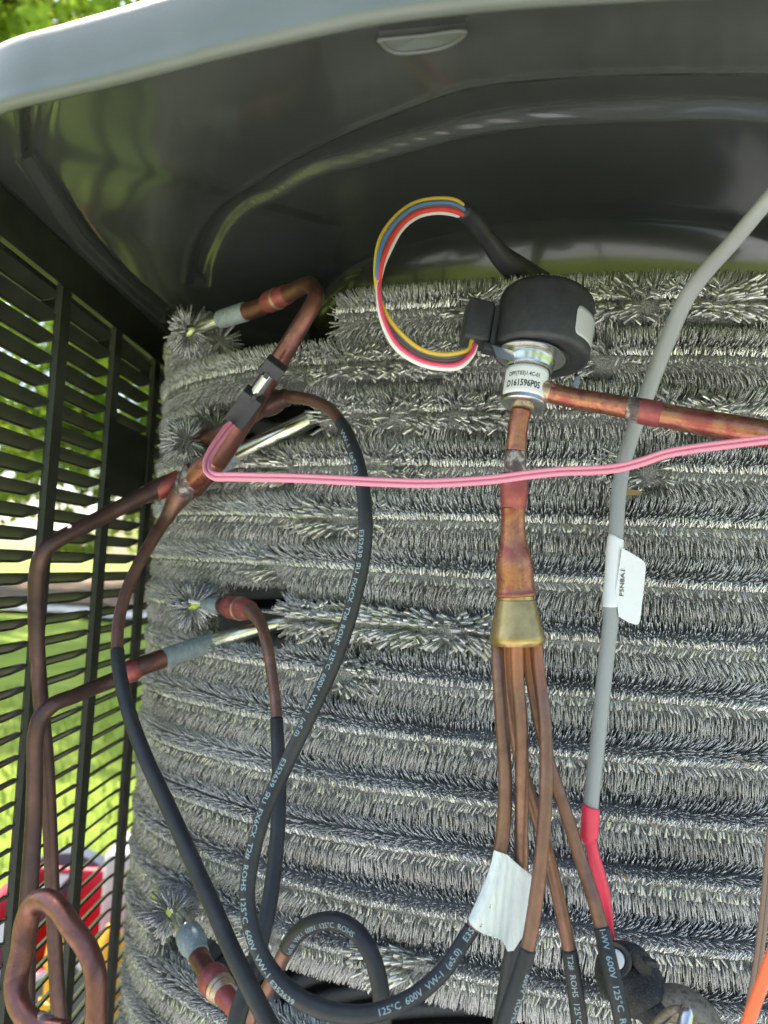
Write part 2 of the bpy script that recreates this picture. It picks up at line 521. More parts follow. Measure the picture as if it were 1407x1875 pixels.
def tree(name, loc, h, cr, label, seed, nleaf=9000, leaf=.085, low=.28):
    r = np.random.default_rng(seed); rd = random.Random(seed)
    t = thing(name, Vector(loc), label, 'tree', 'trees standing round the garden')
    base = np.array(loc, float)
    segs = []
    trunk = [base + np.array([rd.uniform(-.1, .1) * k, rd.uniform(-.1, .1) * k, h * .75 * k / 6]) for k in range(7)]
    p = catmull(np.array([np.append(v, .16 * h / 7 * (1 - .8 * k / 6)) for k, v in enumerate(trunk)]), .25)
    V, Q, T_ = sweep(p, 9)
    allV, allQ, allT = [V], [Q], [T_]; off = len(V)
    tips = []
    for b in range(16):
        k = rd.uniform(low + .02, .95); st = p[int(k * (len(p) - 1))][:3]
        an = rd.uniform(0, 6.283); L = cr * rd.uniform(.6, 1.0) * (1.1 - .5 * k)
        e = st + np.array([math.cos(an) * L, math.sin(an) * L, L * rd.uniform(.2, .7)])
        m = (st + e) / 2 + np.array([0, 0, L * .12])
        q = catmull(np.array([np.append(st, .05 * h / 7), np.append(m, .03 * h / 7), np.append(e, .008)]), .3)
        V, Q, T_ = sweep(q, 6); allV.append(V); allQ.append(Q + off); allT.append(T_ + off); off += len(V)
        tips += [e, m, (m + e) / 2]
    tips.append(p[-1][:3] + [0, 0, .3 * cr])
    link('trunk', mesh_np('trunk', np.vstack(allV), np.vstack(allQ), np.vstack(allT)), M_bark, t)
    tips = np.array(tips)
    # leaf clumps scattered about the limb tips
    ncl = 90
    cc = tips[r.integers(0, len(tips), ncl)] + r.normal(0, .22 * cr, (ncl, 3)) * [1, 1, .8]
    cs = r.uniform(.10, .30, ncl) * cr
    ci = r.integers(0, ncl, nleaf)
    d = r.normal(0, 1, (nleaf, 3)); d /= np.linalg.norm(d, axis=1)[:, None]
    c = cc[ci] + d * (cs[ci] * r.uniform(.3, 1, nleaf)**.6)[:, None]
    c[:, 2] = np.maximum(c[:, 2], base[2] + h * low * .7)
    a = r.normal(0, 1, (nleaf, 3)); a /= np.linalg.norm(a, axis=1)[:, None]
    b = np.cross(a, r.normal(0, 1, (nleaf, 3))); b /= np.linalg.norm(b, axis=1)[:, None]
    sz = leaf * r.uniform(.6, 1.3, nleaf)[:, None]
    V = np.stack([c - a * sz, c + b * sz * .5, c + a * sz, c - b * sz * .5], 1).reshape(-1, 3)
    Q = np.arange(nleaf)[:, None] * 4 + np.array([[0, 1, 2, 3]])
    link('crown', mesh_np('crown', V, Q), M_leaf, t, smooth=False, kind='stuff')
    return t
tree('garden_tree', (-6.0, 8.6, .03), 11.0, 3.6, 'leafy tree standing nearest, its crown showing over the top left rim of the lid', 3, 17000, .10, .30)
tree('garden_tree', (-8.2, 14, .05), 8.5, 3.4, 'tall broad tree on the bare earth behind the pale path, left side', 5, 14000, .12, .12)
tree('garden_tree', (-5.0, 16.5, .05), 9, 3.3, 'tall tree on the bare earth seen through the middle louvre bay', 8, 13000, .12, .12)
tree('garden_tree', (-11.8, 12, .05), 7.5, 3.0, 'shorter bushy tree at the far left edge of the bare earth', 11, 12000, .12, .08)
tree('garden_tree', (-2.0, 18, .05), 9.5, 3.4, 'tall tree on the bare earth hidden mostly behind the finned coil', 12, 9000, .14, .1)

tree('garden_tree', (-7.5, -15, 0), 6.5, 3.0, 'left tree of the three standing far behind the photographer', 31, 6000, .17, .05)
tree('garden_tree', (1.5, -17, 0), 7.5, 3.0, 'middle tree of the three standing far behind the photographer', 32, 6000, .17, .05)
tree('garden_tree', (10.0, -14, 0), 6.0, 3.0, 'right tree of the three standing far behind the photographer', 33, 6000, .17, .05)

# ------------------------------------------------------------------ coloured things on the lawn, seen through the louvres
def plastic(n, c, r=.45): return new_mat(n, c, r, 0, .5)
M_toyred = plastic('red_plastic', (.60, .03, .045)); M_toyyel = plastic('yellow_plastic', (.80, .36, .02))
M_toygrey = plastic('pale_grey_plastic', (.50, .47, .48)); M_toydark = plastic('dark_grey_plastic', (.08, .09, .11))
def P_ground(px, py): return P_z(px, py, -CAM.z)
def lawn_things():
    Yr = 1.05
    # red crate-like wagon body
    a = P(60, 1640, Yr); sc = Yr / FPX
    t = thing('toy_wagon', Vector((a.x + .06, Yr + .12, 0)), 'red wagon with a raised yellow post on the lawn beyond the louvres', 'wagon')
    X0, X1 = P(-150, 1700, Yr).x, P(250, 1700, Yr).x
    zt = P(60, 1850, Yr).z
    bm = bmesh.new()
    cx, w = (X0 + X1) / 2, X1 - X0
    box_bm(bm, (cx, Yr, zt - .03), (w, .02, .16), bevel=.006)
    box_bm(bm, (cx, Yr + .34, zt - .03), (w, .02, .16), bevel=.006)
    box_bm(bm, (X0, Yr + .17, zt - .03), (.02, .318, .16), bevel=.006)
    box_bm(bm, (X1, Yr + .17, zt - .03), (.02, .318, .16), bevel=.006)
    box_bm(bm, (cx, Yr + .17, zt - .12), (w - .03, .31, .016))
    bm_obj('wagon_body', bm, M_toyred, t)
    for i, px in enumerate((110, 200)):
        b = P(px, 1800, Yr - .03)
        lathe('post', Vector((b.x, Yr - .035, zt - .02)), (0, 0, 1), [(0, .020), (.06, .022), (.061, .017), (.10, .016), (.101, .020), (.135, .015), (.15, .006)], M_toyyel, t, 20)
    bm = bmesh.new()
    b = P(250, 1600, Yr + .1)
    box_bm(bm, (P(235, 1700, Yr + .1).x + .02, Yr + .12, zt + .10), (.11, .10, .16), bevel=.012)
    bm_obj('side_panel', bm, M_toygrey, t)
    for (sx, yy) in ((X0 + .06, Yr - .02), (X1 - .06, Yr - .02), (X0 + .06, Yr + .36), (X1 - .06, Yr + .36)):
        o = lathe('wheel', Vector((sx, yy - .02, .11)), (0, 1, 0), [(0, .06), (.004, .105), (.036, .105), (.04, .06)], M_toydark, t, 28)
        lathe('wheel_hub', Vector((sx, yy - .026, .11)), (0, 1, 0), [(0, .02), (.004, .035), (.05, .035), (.054, .02)], M_toyyel, t, 16)
    bm = bmesh.new()
    for xx in (X0 + .06, X1 - .06):
        box_bm(bm, (xx, Yr + .17, .17), (.03, .38, .03)); box_bm(bm, (xx, Yr + .17, (zt - .13 + .17) / 2), (.03, .03, max(.02, zt - .13 - .17)))
    bm_obj('axle_frame', bm, M_toydark, t)
    tb = Vector((P(215, 1600, 1.55).x, 1.55, 0))
    b2 = thing('plastic_bin', tb, 'pale grey bin with an orange rim standing behind the red wagon', 'bin')
    lathe('bin_body', tb, (0, 0, 1), [(0, .08), (.01, .09), (.09, .10), (.098, .105), (.10, .10)], M_toygrey, b2, 28)
    lathe('rim', tb + Vector((0, 0, .102)), (0, 0, 1), [(0, .10), (.002, .110), (.014, .110), (.017, .09)], M_orange, b2, 28)
lawn_things()

def patio():
    V, F = [], []
    m = new_mat('patio_concrete', (.5, .49, .47), .9, 0, .3)
    nz = noise(m, 2.2, 8, .7); ramp(m, nz.outputs['Fac'], [(.3, (.42, .41, .39)), (.7, (.60, .585, .56))])
    n2 = noise(m, 90, 5, .7); bump(m, n2.outputs['Fac'], .4, .004)
    pts = [(-2.0, .42), (-.45, .42), (-.3, 1.15), (.8, 1.15), (1.2, .5), (2.6, .5), (2.6, -2.2), (-2.2, -2.2)]
    V = [(x, y, .006) for x, y in pts] + [(x, y, -.05) for x, y in pts]; k = len(pts)
    F = [tuple(range(k))[::-1]] + [(i, (i + 1) % k, k + (i + 1) % k, k + i) for i in range(k)]
    link('patio', mesh('patio', V, F), m, None, smooth=False, kind='structure')
patio()

# ------------------------------------------------------------------ cabinet: lid, side panel, base
ZH = .150                     # hem height above camera
FANC = np.array([.14, .62])
_hem = [(1700, -38), (1400, -28), (1150, -14), (1000, -5), (850, 8), (700, 27), (600, 46), (500, 69), (400, 93), (300, 119), (200, 145), (100, 169), (0, 194)]
OUT = [(.44, .40), (.40, .27), (.30, .212)]
for (a, b) in _hem:
    v = P_z(a, b, ZH)
    if v.x < .24: OUT.append((v.x, v.y))
OUT += [(-.172, .2735), (-.206, .290), (-.226, .328), (-.222, .39), (-.222, .46), (-.220, .60), (-.21, .80), (-.15, .96), (0, 1.03), (.25, 1.02), (.42, .95), (.50, .75), (.49, .52)]
def closed_curve(pts, step):
    p = np.array(pts + pts[:3]); q = catmull(np.hstack([p, np.zeros((len(p), 1))]), step)
    # take one full turn, starting at pts[1]
    a = np.array(pts[1]); k0 = int(np.argmin(np.linalg.norm(q[:len(q) // 3, :2] - a, axis=1)))
    k1 = len(q) - 1 - int(np.argmin(np.linalg.norm(q[::-1][:len(q) // 3, :2] - a, axis=1)))
    return q[k0:k1, :2]
OUTC = closed_curve(OUT, .0022)

def lid_base(s):
    return .166 + .15 * np.minimum(s, .22)
def unproj_lid(px, py):
    z = .18
    for _ in range(6):
        v = P_z(px, py, z)
        s = np.min(np.hypot(OUTC[:, 0] - v.x, OUTC[:, 1] - v.y))
        z = float(lid_base(s))
    return (v.x, v.y)
def poly_of(pix): return np.array([unproj_lid(*p) for p in pix])
gA = [(1600, 150), (1407, 140), (1200, 138), (1000, 147), (850, 166), (740, 205), (640, 245), (560, 285), (490, 325), (430, 370), (385, 420), (355, 470), (346, 520)]
gB = [(1600, 228), (1407, 216), (1200, 212), (1000, 222), (850, 243), (740, 272), (650, 298), (580, 318), (500, 362), (440, 408), (405, 450), (385, 490), (378, 530)]
rA = [(40, 150), (45, 215), (47, 300), (75, 350), (110, 405), (150, 455), (200, 505), (250, 548), (300, 590)]
rB = [(95, 130), (86, 190), (68, 285), (95, 335), (130, 390), (170, 440), (220, 492), (270, 535), (320, 575)]
def dist_poly(pts, line):
    best = np.full(len(pts), 1e9)
    for a, b in zip(line[:-1], line[1:]):
        ab = b - a; t = np.clip(((pts - a) @ ab) / (ab @ ab + 1e-12), 0, 1)
        best = np.minimum(best, np.linalg.norm(pts - (a + t[:, None] * ab), axis=1))
    return best
def inside(pts, poly):
    c = np.zeros(len(pts), bool); j = len(poly) - 1
    for i in range(len(poly)):
        xi, yi = poly[i]; xj, yj = poly[j]
        c ^= ((yi > pts[:, 1]) != (yj > pts[:, 1])) & (pts[:, 0] < (xj - xi) * (pts[:, 1] - yi) / (yj - yi + 1e-15) + xi)
        j = i
    return c
def channel(pts, la, lb, depth, edge):
    poly = np.vstack([la, lb[::-1]])
    d = np.minimum(dist_poly(pts, la), dist_poly(pts, lb))
    t = np.clip(.5 + np.where(inside(pts, poly), d, -d) / edge, 0, 1)
    return depth * t * t * (3 - 2 * t)

CAB = thing('condenser_cabinet', Vector((.14, .62, 0)), 'dark green sheet metal condenser cabinet, rounded lid above, louvred side panel at the left', 'cabinet')
def build_lid():
    n = len(OUTC)
    K = 190
    ks = np.linspace(0, 1, K) ** 1.0
    c = FANC
    pts = OUTC[:, None, :] + (c - OUTC)[:, None, :] * ks[None, :, None] * .98
    flat = pts.reshape(-1, 2)
    # distance inward from the rim (approx. by the radial parameter)
    Ls = np.linalg.norm(c - OUTC, axis=1)
    s = (Ls[:, None] * ks[None, :] * .98).reshape(-1)
    z = lid_base(s)
    gA_, gB_ = catmull(np.hstack([poly_of(gA), np.zeros((len(gA), 1))]), .006)[:, :2], catmull(np.hstack([poly_of(gB), np.zeros((len(gB), 1))]), .006)[:, :2]
    rA_, rB_ = poly_of(rA), poly_of(rB)
    z = z + channel(flat, gA_, gB_, .0045, .0055) + channel(flat, rA_, rB_, .004, .004)
    z += .0022 * np.exp(-(dist_poly(flat, gA_) / .0022) ** 2) * -1
    # fan opening collar turning down
    rr = np.linalg.norm(flat - c, axis=1)
    t = np.clip((.212 - rr) / .022, 0, 1)
    z = z - .055 * (1 - np.sqrt(np.clip(1 - t * t, 0, 1)))
    z = np.where(rr < .190, z.min() * 0 + .145, z)
    V = np.column_stack([flat, z + CAM.z])
    i = np.arange(n)[:, None] * K; i2 = ((np.arange(n) + 1) % n)[:, None] * K
    j = np.arange(K - 1)[None, :]
    Q = np.stack([i + j, i + j + 1, i2 + j + 1, i2 + j], -1).reshape(-1, 4)
    V = np.vstack([V, [c[0], c[1], CAM.z + .145]])
    T_ = np.stack([np.arange(n) * K + K - 1, np.full(n, len(V) - 1), ((np.arange(n) + 1) % n) * K + K - 1], -1)
    LID = link('lid', mesh_np('lid', V, Q, T_), M_lid, CAB)
    # skirt with rolled hem (closed section swept round the outline)
    tang = np.roll(OUTC, -1, 0) - np.roll(OUTC, 1, 0); tang /= np.linalg.norm(tang, axis=1)[:, None]
    nrm = np.stack([tang[:, 1], -tang[:, 0]], 1)
    ctr = OUTC.mean(0); flip = np.sign(np.sum(nrm * (OUTC - ctr), 1)); nrm *= np.sign(np.median(flip))
    sec = [(-.004, .1710), (-.0035, .158), (-.0048, .1525), (-.0040, .1500), (-.0015, .1490), (.0005, .1500), (.0012, .1520), (.0006, .1535), (.0012, .1560), (.0004, .1700), (-.0004, .1738), (-.003, .1762), (-.012, .1775)]
    m = len(sec)
    V = np.concatenate([np.column_stack([OUTC + nrm * a, np.full(n, CAM.z + b)])[:, None, :] for a, b in sec], 1).reshape(-1, 3)
    i = np.arange(n)[:, None] * m; i2 = ((np.arange(n) + 1) % n)[:, None] * m; j = np.arange(m - 1)[None, :]
    Q = np.stack([i + j, i2 + j, i2 + j + 1, i + j + 1], -1).reshape(-1, 4)
    link('rim_skirt', mesh_np('rim_skirt', V, Q), M_lid_lit, LID)
    # top skin
    rad = np.linspace(0, 1, 12)
    V = []
    for r_ in rad:
        q = OUTC - nrm * .012; q = q + (c - q) * r_ * .999
        V.append(np.column_stack([q, np.full(n, CAM.z + .1775 + .048 * min(1, r_ * 1.4))])[:, None, :])
    V = np.concatenate(V, 1).reshape(-1, 3); m = 12
    i = np.arange(n)[:, None] * m; i2 = ((np.arange(n) + 1) % n)[:, None] * m; j = np.arange(m - 1)[None, :]
    Q = np.stack([i + j, i2 + j, i2 + j + 1, i + j + 1], -1).reshape(-1, 4)
    link('top_skin', mesh_np('top_skin', V, Q), M_lid_lit, LID)
    # pressed tab near the rim: raised frame and dished plate, reflected sky put into their pale paint
    def onlid(px, py, dz=0.0):
        x, y = unproj_lid(px, py); s = np.min(np.hypot(OUTC[:, 0] - x, OUTC[:, 1] - y))
        return np.array([x, y, CAM.z + float(lid_base(s)) - dz])
    ring = [(694, 57), (722, 80), (775, 79), (826, 66), (852, 42), (770, 50)]
    pr = np.array([onlid(a, b, .0028) for a, b in ring] + [onlid(*ring[0], .0028)])
    V, Q, T_ = sweep(catmull(np.column_stack([pr, np.full(len(pr), .0008)]), .001), 8)
    link('pressed_tab_edge', mesh_np('pressed_tab_edge', V, Q, T_), M_lid_lit, LID)
    bot = [onlid(a, b, .0026) for a, b in ring]; top = [onlid(a, b, -.002) for a, b in ring]
    cen = np.mean(bot, 0) + [0, 0, .0022]
    V = bot + top + [cen]; k = 6
    F = [(i, (i + 1) % k, k + (i + 1) % k, k + i) for i in range(k)] + [(i, 2 * k, (i + 1) % k) for i in range(k)]
    link('pressed_tab', mesh('pressed_tab', V, F), M_lid_lit, LID, smooth=False)
build_lid()

# louvred side panel: wall runs away from the camera on the left
W0 = Vector((-.1905, .38, 0)); WD = Vector((.045, 1, 0)).normalized(); WN = Vector((-WD.y, WD.x, 0))   # WN points outward (left)
def wpt(y, out, z):
    v = W0 + WD * ((y - .38) / WD.y) + WN * out
    return Vector((v.x, v.y, z))
POSTS = [.350, .4265, .503, .5795, .656, .7325]
PW = .0135
ZTOP = CAM.z + .1475
def build_panel():
    bm = bmesh.new()
    for (z0, z1) in ((ZTOP + .0005, CAM.z + .1712), (.0, .0595)):
        if z0 == 0:
            PANEL = bm_obj('louvred_side_panel', bm, M_louver, CAB, smooth=False); bm = bmesh.new()
        a, b = POSTS[0] - PW, POSTS[-1] + .2
        q = [wpt(a, -.002, z0), wpt(b, -.002, z0), wpt(b, .002, z0), wpt(a, .002, z0), wpt(a, -.002, z1), wpt(b, -.002, z1), wpt(b, .002, z1), wpt(a, .002, z1)]
        vs = [bm.verts.new(v) for v in q]
        for f in ((0, 1, 2, 3), (4, 7, 6, 5), (0, 4, 5, 1), (1, 5, 6, 2), (2, 6, 7, 3), (3, 7, 4, 0)): bm.faces.new([vs[i] for i in f])
    bm_obj('bottom_rail', bm, M_louver, PANEL, smooth=False)
    for y in POSTS:
        bm = bmesh.new()
        # shallow folded channel
        prof = [(-PW / 2, .0), (-PW / 2 + .001, -.0022), (PW / 2 - .001, -.0022), (PW / 2, .0), (PW / 2, .0012), (-PW / 2, .0012)]
        lo = [bm.verts.new(wpt(y + a, b, .06)) for a, b in prof]; hi = [bm.verts.new(wpt(y + a, b, ZTOP)) for a, b in prof]
        k = len(prof)
        for i in range(k): bm.faces.new((lo[i], lo[(i + 1) % k], hi[(i + 1) % k], hi[i]))
        bm.faces.new(lo[::-1]); bm.faces.new(hi)
        bm_obj('post', bm, M_louver, PANEL, ang=20)
    sp = .0121
    # one slat mesh, shared: local coordinates relative to panel origin
    tilt = math.radians(31); bw = .0088
    L = (POSTS[1] - POSTS[0]) - PW + .002
    def slat_mesh():
        V, F = [], []
        N = 14
        sec = [(0, 0), (.0012, .0004), (bw * math.cos(tilt), -bw * math.sin(tilt)), (bw * math.cos(tilt) + .0003, -bw * math.sin(tilt) - .0022),
               (bw * math.cos(tilt) - .0006, -bw * math.sin(tilt) - .0020), (bw * math.cos(tilt) - .0008, -bw * math.sin(tilt) - .0009), (.0006, -.0009)]
        k = len(sec)
        for i in range(N + 1):
            u = i / N; e = min(1, min(u, 1 - u) / .10)
            e = math.sqrt(1 - (1 - e) ** 2)
            for (o_, z_) in sec:
                oo = o_ * (.25 + .75 * e)
                zz = z_ + (1 - e) * (.0030 if z_ < -.002 else -.0012 if o_ < .002 else 0)
                v = WD * (L * (u - .5)) + WN * oo
                V.append((v.x, v.y, zz))
        for i in range(N):
            for j in range(k):
                F.append((i * k + j, i * k + (j + 1) % k, (i + 1) * k + (j + 1) % k, (i + 1) * k + j))
        F.append(tuple(range(k))); F.append(tuple(N * k + j for j in range(k))[::-1])
        me = mesh('slat', V, F); me.materials.append(M_louver)
        return me
    sm = slat_mesh(); sharp(sm, 30)
    nz = int((ZTOP - .006 - .07) / sp)
    for b in range(4):
        yc = (POSTS[b] + POSTS[b + 1]) / 2
        for k in range(nz):
            z = ZTOP - .004 - k * sp
            if b == 2 and 5 <= k <= 8: continue      # blank area of the panel
            v = wpt(yc, 0, z)
            o = bpy.data.objects.new('slat', sm); COL.objects.link(o)
            o.parent = PANEL; o.location = v - origin_of(PANEL)
    bm = bmesh.new()
    y0, y1 = POSTS[2] + PW / 2, POSTS[3] - PW / 2
    z1, z0 = ZTOP - .004 - 4.6 * sp, ZTOP - .004 - 8.7 * sp
    q = [wpt(y0, -.001, z0), wpt(y1, -.001, z0), wpt(y1, .001, z0), wpt(y0, .001, z0), wpt(y0, -.001, z1), wpt(y1, -.001, z1), wpt(y1, .001, z1), wpt(y0, .001, z1)]
    vs = [bm.verts.new(v) for v in q]
    for f in ((0, 1, 2, 3), (4, 7, 6, 5), (0, 4, 5, 1), (1, 5, 6, 2), (2, 6, 7, 3), (3, 7, 4, 0)): bm.faces.new([vs[i] for i in f])
    bm_obj('blank_plate', bm, M_louver, PANEL, smooth=False)
    # plain strip behind the coil edge, beyond the last bay
build_panel()

def shell():
    """solid rear of the cabinet and base pan, following the lid outline"""
    c = OUTC
    idx = [i for i, p in enumerate(c) if (p[1] > .74) or (p[0] > .40 and p[1] > .45)]
    # order along outline
    pts = c[idx] + (FANC - c[idx]) * .03
    V, F = [], []
    order = np.argsort(np.arctan2(pts[:, 1] - .6, pts[:, 0] - .14)); 
    a = np.arctan2(pts[:, 1] - .6, pts[:, 0] - .14)
    pts = pts[order][::4]
    for p in pts: V += [(p[0], p[1], .0), (p[0], p[1], CAM.z + .168)]
    F = [(2 * i, 2 * i + 2, 2 * i + 3, 2 * i + 1) for i in range(len(pts) - 1)]
    t = CAB
    me = mesh('rear_casing', V, F)
    bm = bmesh.new(); bm.from_mesh(me); bmesh.ops.solidify(bm, geom=bm.faces[:], thickness=.002); bm.to_mesh(me); bm.free()
    link('rear_casing', me, M_dark, t)
    q = OUTC[::6] + (FANC - OUTC[::6]) * .02
    V = [(p[0], p[1], .004) for p in q] + [(p[0], p[1], .03) for p in q]; k = len(q)
    F = [(i, (i + 1) % k, k + (i + 1) % k, k + i) for i in range(k)] + [tuple(range(k))[::-1], tuple(range(k, 2 * k))]
    link('base_pan', mesh('base_pan', V, F), M_dark, t, smooth=False)
shell()

# ------------------------------------------------------------------ the finned coil
def s_of(px): return s_at_px(px)
SEG = {}
for i in range(28):
    SEG[i] = [(S_RIGHT, S_LEFT)]
SEG[0] = [(S_RIGHT, s_of(592)), (s_of(352), S_LEFT)]
SEG[2] = [(S_RIGHT, s_of(566)), (s_of(352), S_LEFT)]
SEG[6] = [(S_RIGHT, s_of(522)), (s_of(372), S_LEFT)]
SEG[13] = [(s_of(328), S_LEFT)]
TUFTS = [(600, 735, .016), (725, 722, .014), (865, 735, .017), (640, 640, .02), (740, 625, .020), (1160, 532, .012), (1300, 545, .016), (1330, 600, .012), (1310, 728, .018), (1085, 700, .010),
         (590, 930, .014), (650, 935, .010), (545, 1110, .014), (610, 1115, .018), (700, 1125, .020), (790, 1130, .018), (860, 1110, .014), (640, 1200, .012), (520, 655, .010),
         (770, 1775, .016), (505, 850, .012), (700, 845, .012), (1180, 850, .010), (1000, 480, .012), (860, 520, .012), (1370, 600, .010), (500, 1000, .010), (530, 1690, .010)]
def px_of(x, y, z):
    v = Vector((x, y, z)) - CAM
    return CXP + FPX * v.dot(_R) / v.dot(_F), CYP - FPX * v.dot(_U) / v.dot(_F)
TF = []
for (px, py, rad) in TUFTS:
    s = s_of(px); x, y, tx, ty = curve_at(s)
    z = P(px, py, y).z
    i = int(np.argmin([abs(zz - z) for zz in ROWZ]))
    TF.append((i, s, rad))
def wob(s, i, k):
    r = np.random.default_rng(100 * k + i)
    out = 0 * s
    for f in (9, 23, 47):
        out = out + math.sqrt(9 / f) * np.sin(s * f * r.uniform(.7, 1.3) + r.uniform(0, 6.28))
    return out / 1.7
COIL = thing('condenser_coil', Vector((.14, .62, .03)), 'tall silver spine fin coil, rows of bristling aluminium fins wrapped round the cabinet', 'coil')
def unit(a): return a / (np.linalg.norm(a, axis=1)[:, None] + 1e-9)
def fin_mesh(p0, p1, p2, W, width, thick, parent, tip=.9, taper=None):
    """flat three sided ribbons: root, bend, blunt tip"""
    N = len(p0)
    d1 = unit(p1 - p0); d2 = unit(p2 - p1)
    W1 = unit(W - d1 * np.sum(W * d1, 1)[:, None]); W2 = unit(W - d2 * np.sum(W * d2, 1)[:, None])
    H1 = np.cross(d1, W1); H2 = np.cross(d2, W2)
    hw = (width * .5)[:, None]; th = np.broadcast_to(np.asarray(thick), (N,))[:, None]
    slant = rng.uniform(-.0004, .0004, N)[:, None]
    rings = [p0 - W1 * hw, p0 + W1 * hw, p0 + H1 * th, p1 - W1 * hw, p1 + W1 * hw, p1 + H1 * th,
             p2 - W2 * hw * tip + d2 * slant, p2 + W2 * hw * tip - d2 * slant, p2 + H2 * th]
    V = np.stack(rings, 1).reshape(-1, 3)
    b = np.arange(N)[:, None] * 9
    pat = []
    for k in (0, 3):
        pat += [[k, k + 1, k + 4, k + 3], [k + 1, k + 2, k + 5, k + 4], [k + 2, k, k + 3, k + 5]]
    Q = (b[:, None, :] + np.array(pat)[None]).reshape(-1, 4)
    T_ = b + np.array([[6, 7, 8]])
    return V, Q, T_
def fins_row(i, s0, s1, parent, ds=.00124, nlow=11, nup=9):
    s = np.arange(s0, s1, ds)
    if len(s) < 3: return
    free_top = i in (0, 3, 14)
    angs = []
    lo = np.linspace(-100, -17, nlow); up = np.linspace(13, 86 if free_top else 70, nup + (3 if free_top else 0))
    A0 = np.concatenate([lo, up]); nang = len(A0)
    n = len(s)
    phi = np.tile(A0, n) + rng.uniform(-3.4, 3.4, n * nang)
    S = np.repeat(s, nang) + rng.normal(0, .10, n * nang) * ds + phi / 360 * ds
    # parting collar: added flat plates, tilted to show a bright line along the groove
    nc = 3
    Sc = np.repeat(s, nc) + rng.uniform(-.5, .5, n * nc) * ds
    N1 = len(S); S = np.concatenate([S, Sc]); N = len(S)
    phi = np.concatenate([phi, np.where(rng.uniform(0, 1, n * nc) < .65, 60, -60)])
    col = np.arange(N) >= N1
    x, y, tx, ty = curve_at(S)
    nx, ny = normal(tx, ty)
    dz = .0010 * wob(S, i, 1); dn = .0012 * wob(S, i, 2)
    base = np.stack([x - nx * (.0135 + dn), y - ny * (.0135 + dn), ROWZ[i] + dz], 1)
    Tn = np.stack([tx, ty, 0 * tx], 1); Nn = np.stack([nx, ny, 0 * tx], 1); Zn = np.array([[0, 0, 1.0]])
    lean0 = .24 * wob(S, i, 3)
    lean = lean0 * np.where(phi > 0, -.8, 1.0) + rng.normal(0, .05, N) + .05 * np.sin(S * 1300 + 3 * np.sin(S * 211))
    ab = np.abs(phi)
    length = np.minimum(ROUT / np.maximum(.2, np.cos(np.radians(ab * .92))), ROUT * 1.22) * rng.uniform(.93, 1.03, N) - .0035
    width = rng.uniform(.00040, .00060, N)
    rot = rng.uniform(-.6, .6, N)
    thick = np.where(phi > 0, .00034, .00018)
    phib = np.where(phi > 0, phi * .95, phi * .94)
    phit = np.where(phi > 72, phi, np.where(phi > 0, np.where(phi < 40, phi * .5, phi * .80), phi * 1.10 - 12))
    if i in (5, 7):      # fins crushed back either side of the gap in row seven
        g = (S > s_of(528)) & (S < s_of(395)) & (phi < -45 if i == 5 else phi > 35)
        length = np.where(g, length * .62, length)
    # fins combed flat in tufts
    flag = np.zeros(N, bool); side = np.zeros(N)
    for (ti, ts, rad) in TF:
        if ti != i: continue
        u = (S - ts) / rad
        inside_ = (np.abs(u) < rng.uniform(.6, 1.05, N)) & (np.abs(phi) < 66) & ~col
        kill = inside_ & (rng.uniform(0, 1, N) < .60)
        width = np.where(kill, .00003, width)
        width = np.where(col & (np.abs(u) < .95), .00003, width)
        f = inside_ & ~kill & (rng.uniform(0, 1, N) < .93)
        sg = 1 if (ti * 7 + int(ts * 1000)) % 2 else -1
        side = np.where(f, sg * rng.uniform(.55, 2.0, N) * np.where(rng.uniform(0, 1, N) < .9, 1, -1), side)
        flag |= f
    ends = np.zeros(N, bool)
    for (e, sg) in ((s0, -1), (s1, 1)):
        if S_RIGHT + .002 < e < S_LEFT - .002:
            u = np.abs(S - e) / .010
            lean = lean + sg * np.exp(-u ** 2) * rng.uniform(.5, 1.1, N)
            ros = (np.abs(S - e) < .0058) & ~col
            rp = rng.uniform(-180, 180, N)
            phi = np.where(ros, rp, phi); phib = np.where(ros, rp, phib); phit = np.where(ros, rp, phit)
            lean = np.where(ros, sg * rng.uniform(.15, .85, N), lean)
            width = np.where(ros, rng.uniform(.0009, .0016, N), width); length = np.where(ros, rng.uniform(.0095, .0125, N), length)
    lean = np.where(flag, side, lean)
    phib = np.where(flag, phib * .6, phib); phit = np.where(flag, phit * .75, phit)
    width = np.where(flag, rng.uniform(.0016, .0026, N), width)
    length = np.where(flag, rng.uniform(.0070, .0115, N), length)
    def dirv(p, l):
        p = np.radians(p)
        return unit(Nn * np.cos(p)[:, None] + Zn * np.sin(p)[:, None] + Tn * l[:, None])
    d1 = dirv(phib, lean * .55); d2 = dirv(phit, lean * 1.25)
    root = np.where(flag, rng.uniform(.0085, .0128, N), .0035)
    p0 = base + d1 * root[:, None]
    # collar geometry
    cz = np.where(phi > 0, 1, -1) * rng.uniform(.0, .0012, N)
    p0 = np.where(col[:, None], base + Nn * (.0124 + rng.uniform(-.0006, .0006, N))[:, None] + Zn * cz[:, None] + Zn * .0004, p0)
    cl = dirv(np.where(phi > 0, rng.uniform(48, 76, N), rng.uniform(-80, -60, N)), -lean0 * 2.4 + rng.normal(0, .25, N))
    d1 = np.where(col[:, None], cl, d1); d2 = np.where(col[:, None], cl, d2)
    length = np.where(col, rng.uniform(.0026, .0044, N), length)
    width = np.where(col & (width > .0001), rng.uniform(.0007, .0012, N), width)
    p1 = p0 + d1 * (length * .5)[:, None]
    p2 = p1 + d2 * (length * .5)[:, None]
    w0 = unit(Tn - d1 * np.sum(Tn * d1, 1)[:, None]); w1 = np.cross(d1, w0)
    rot = np.where(col, rot * .3, rot)
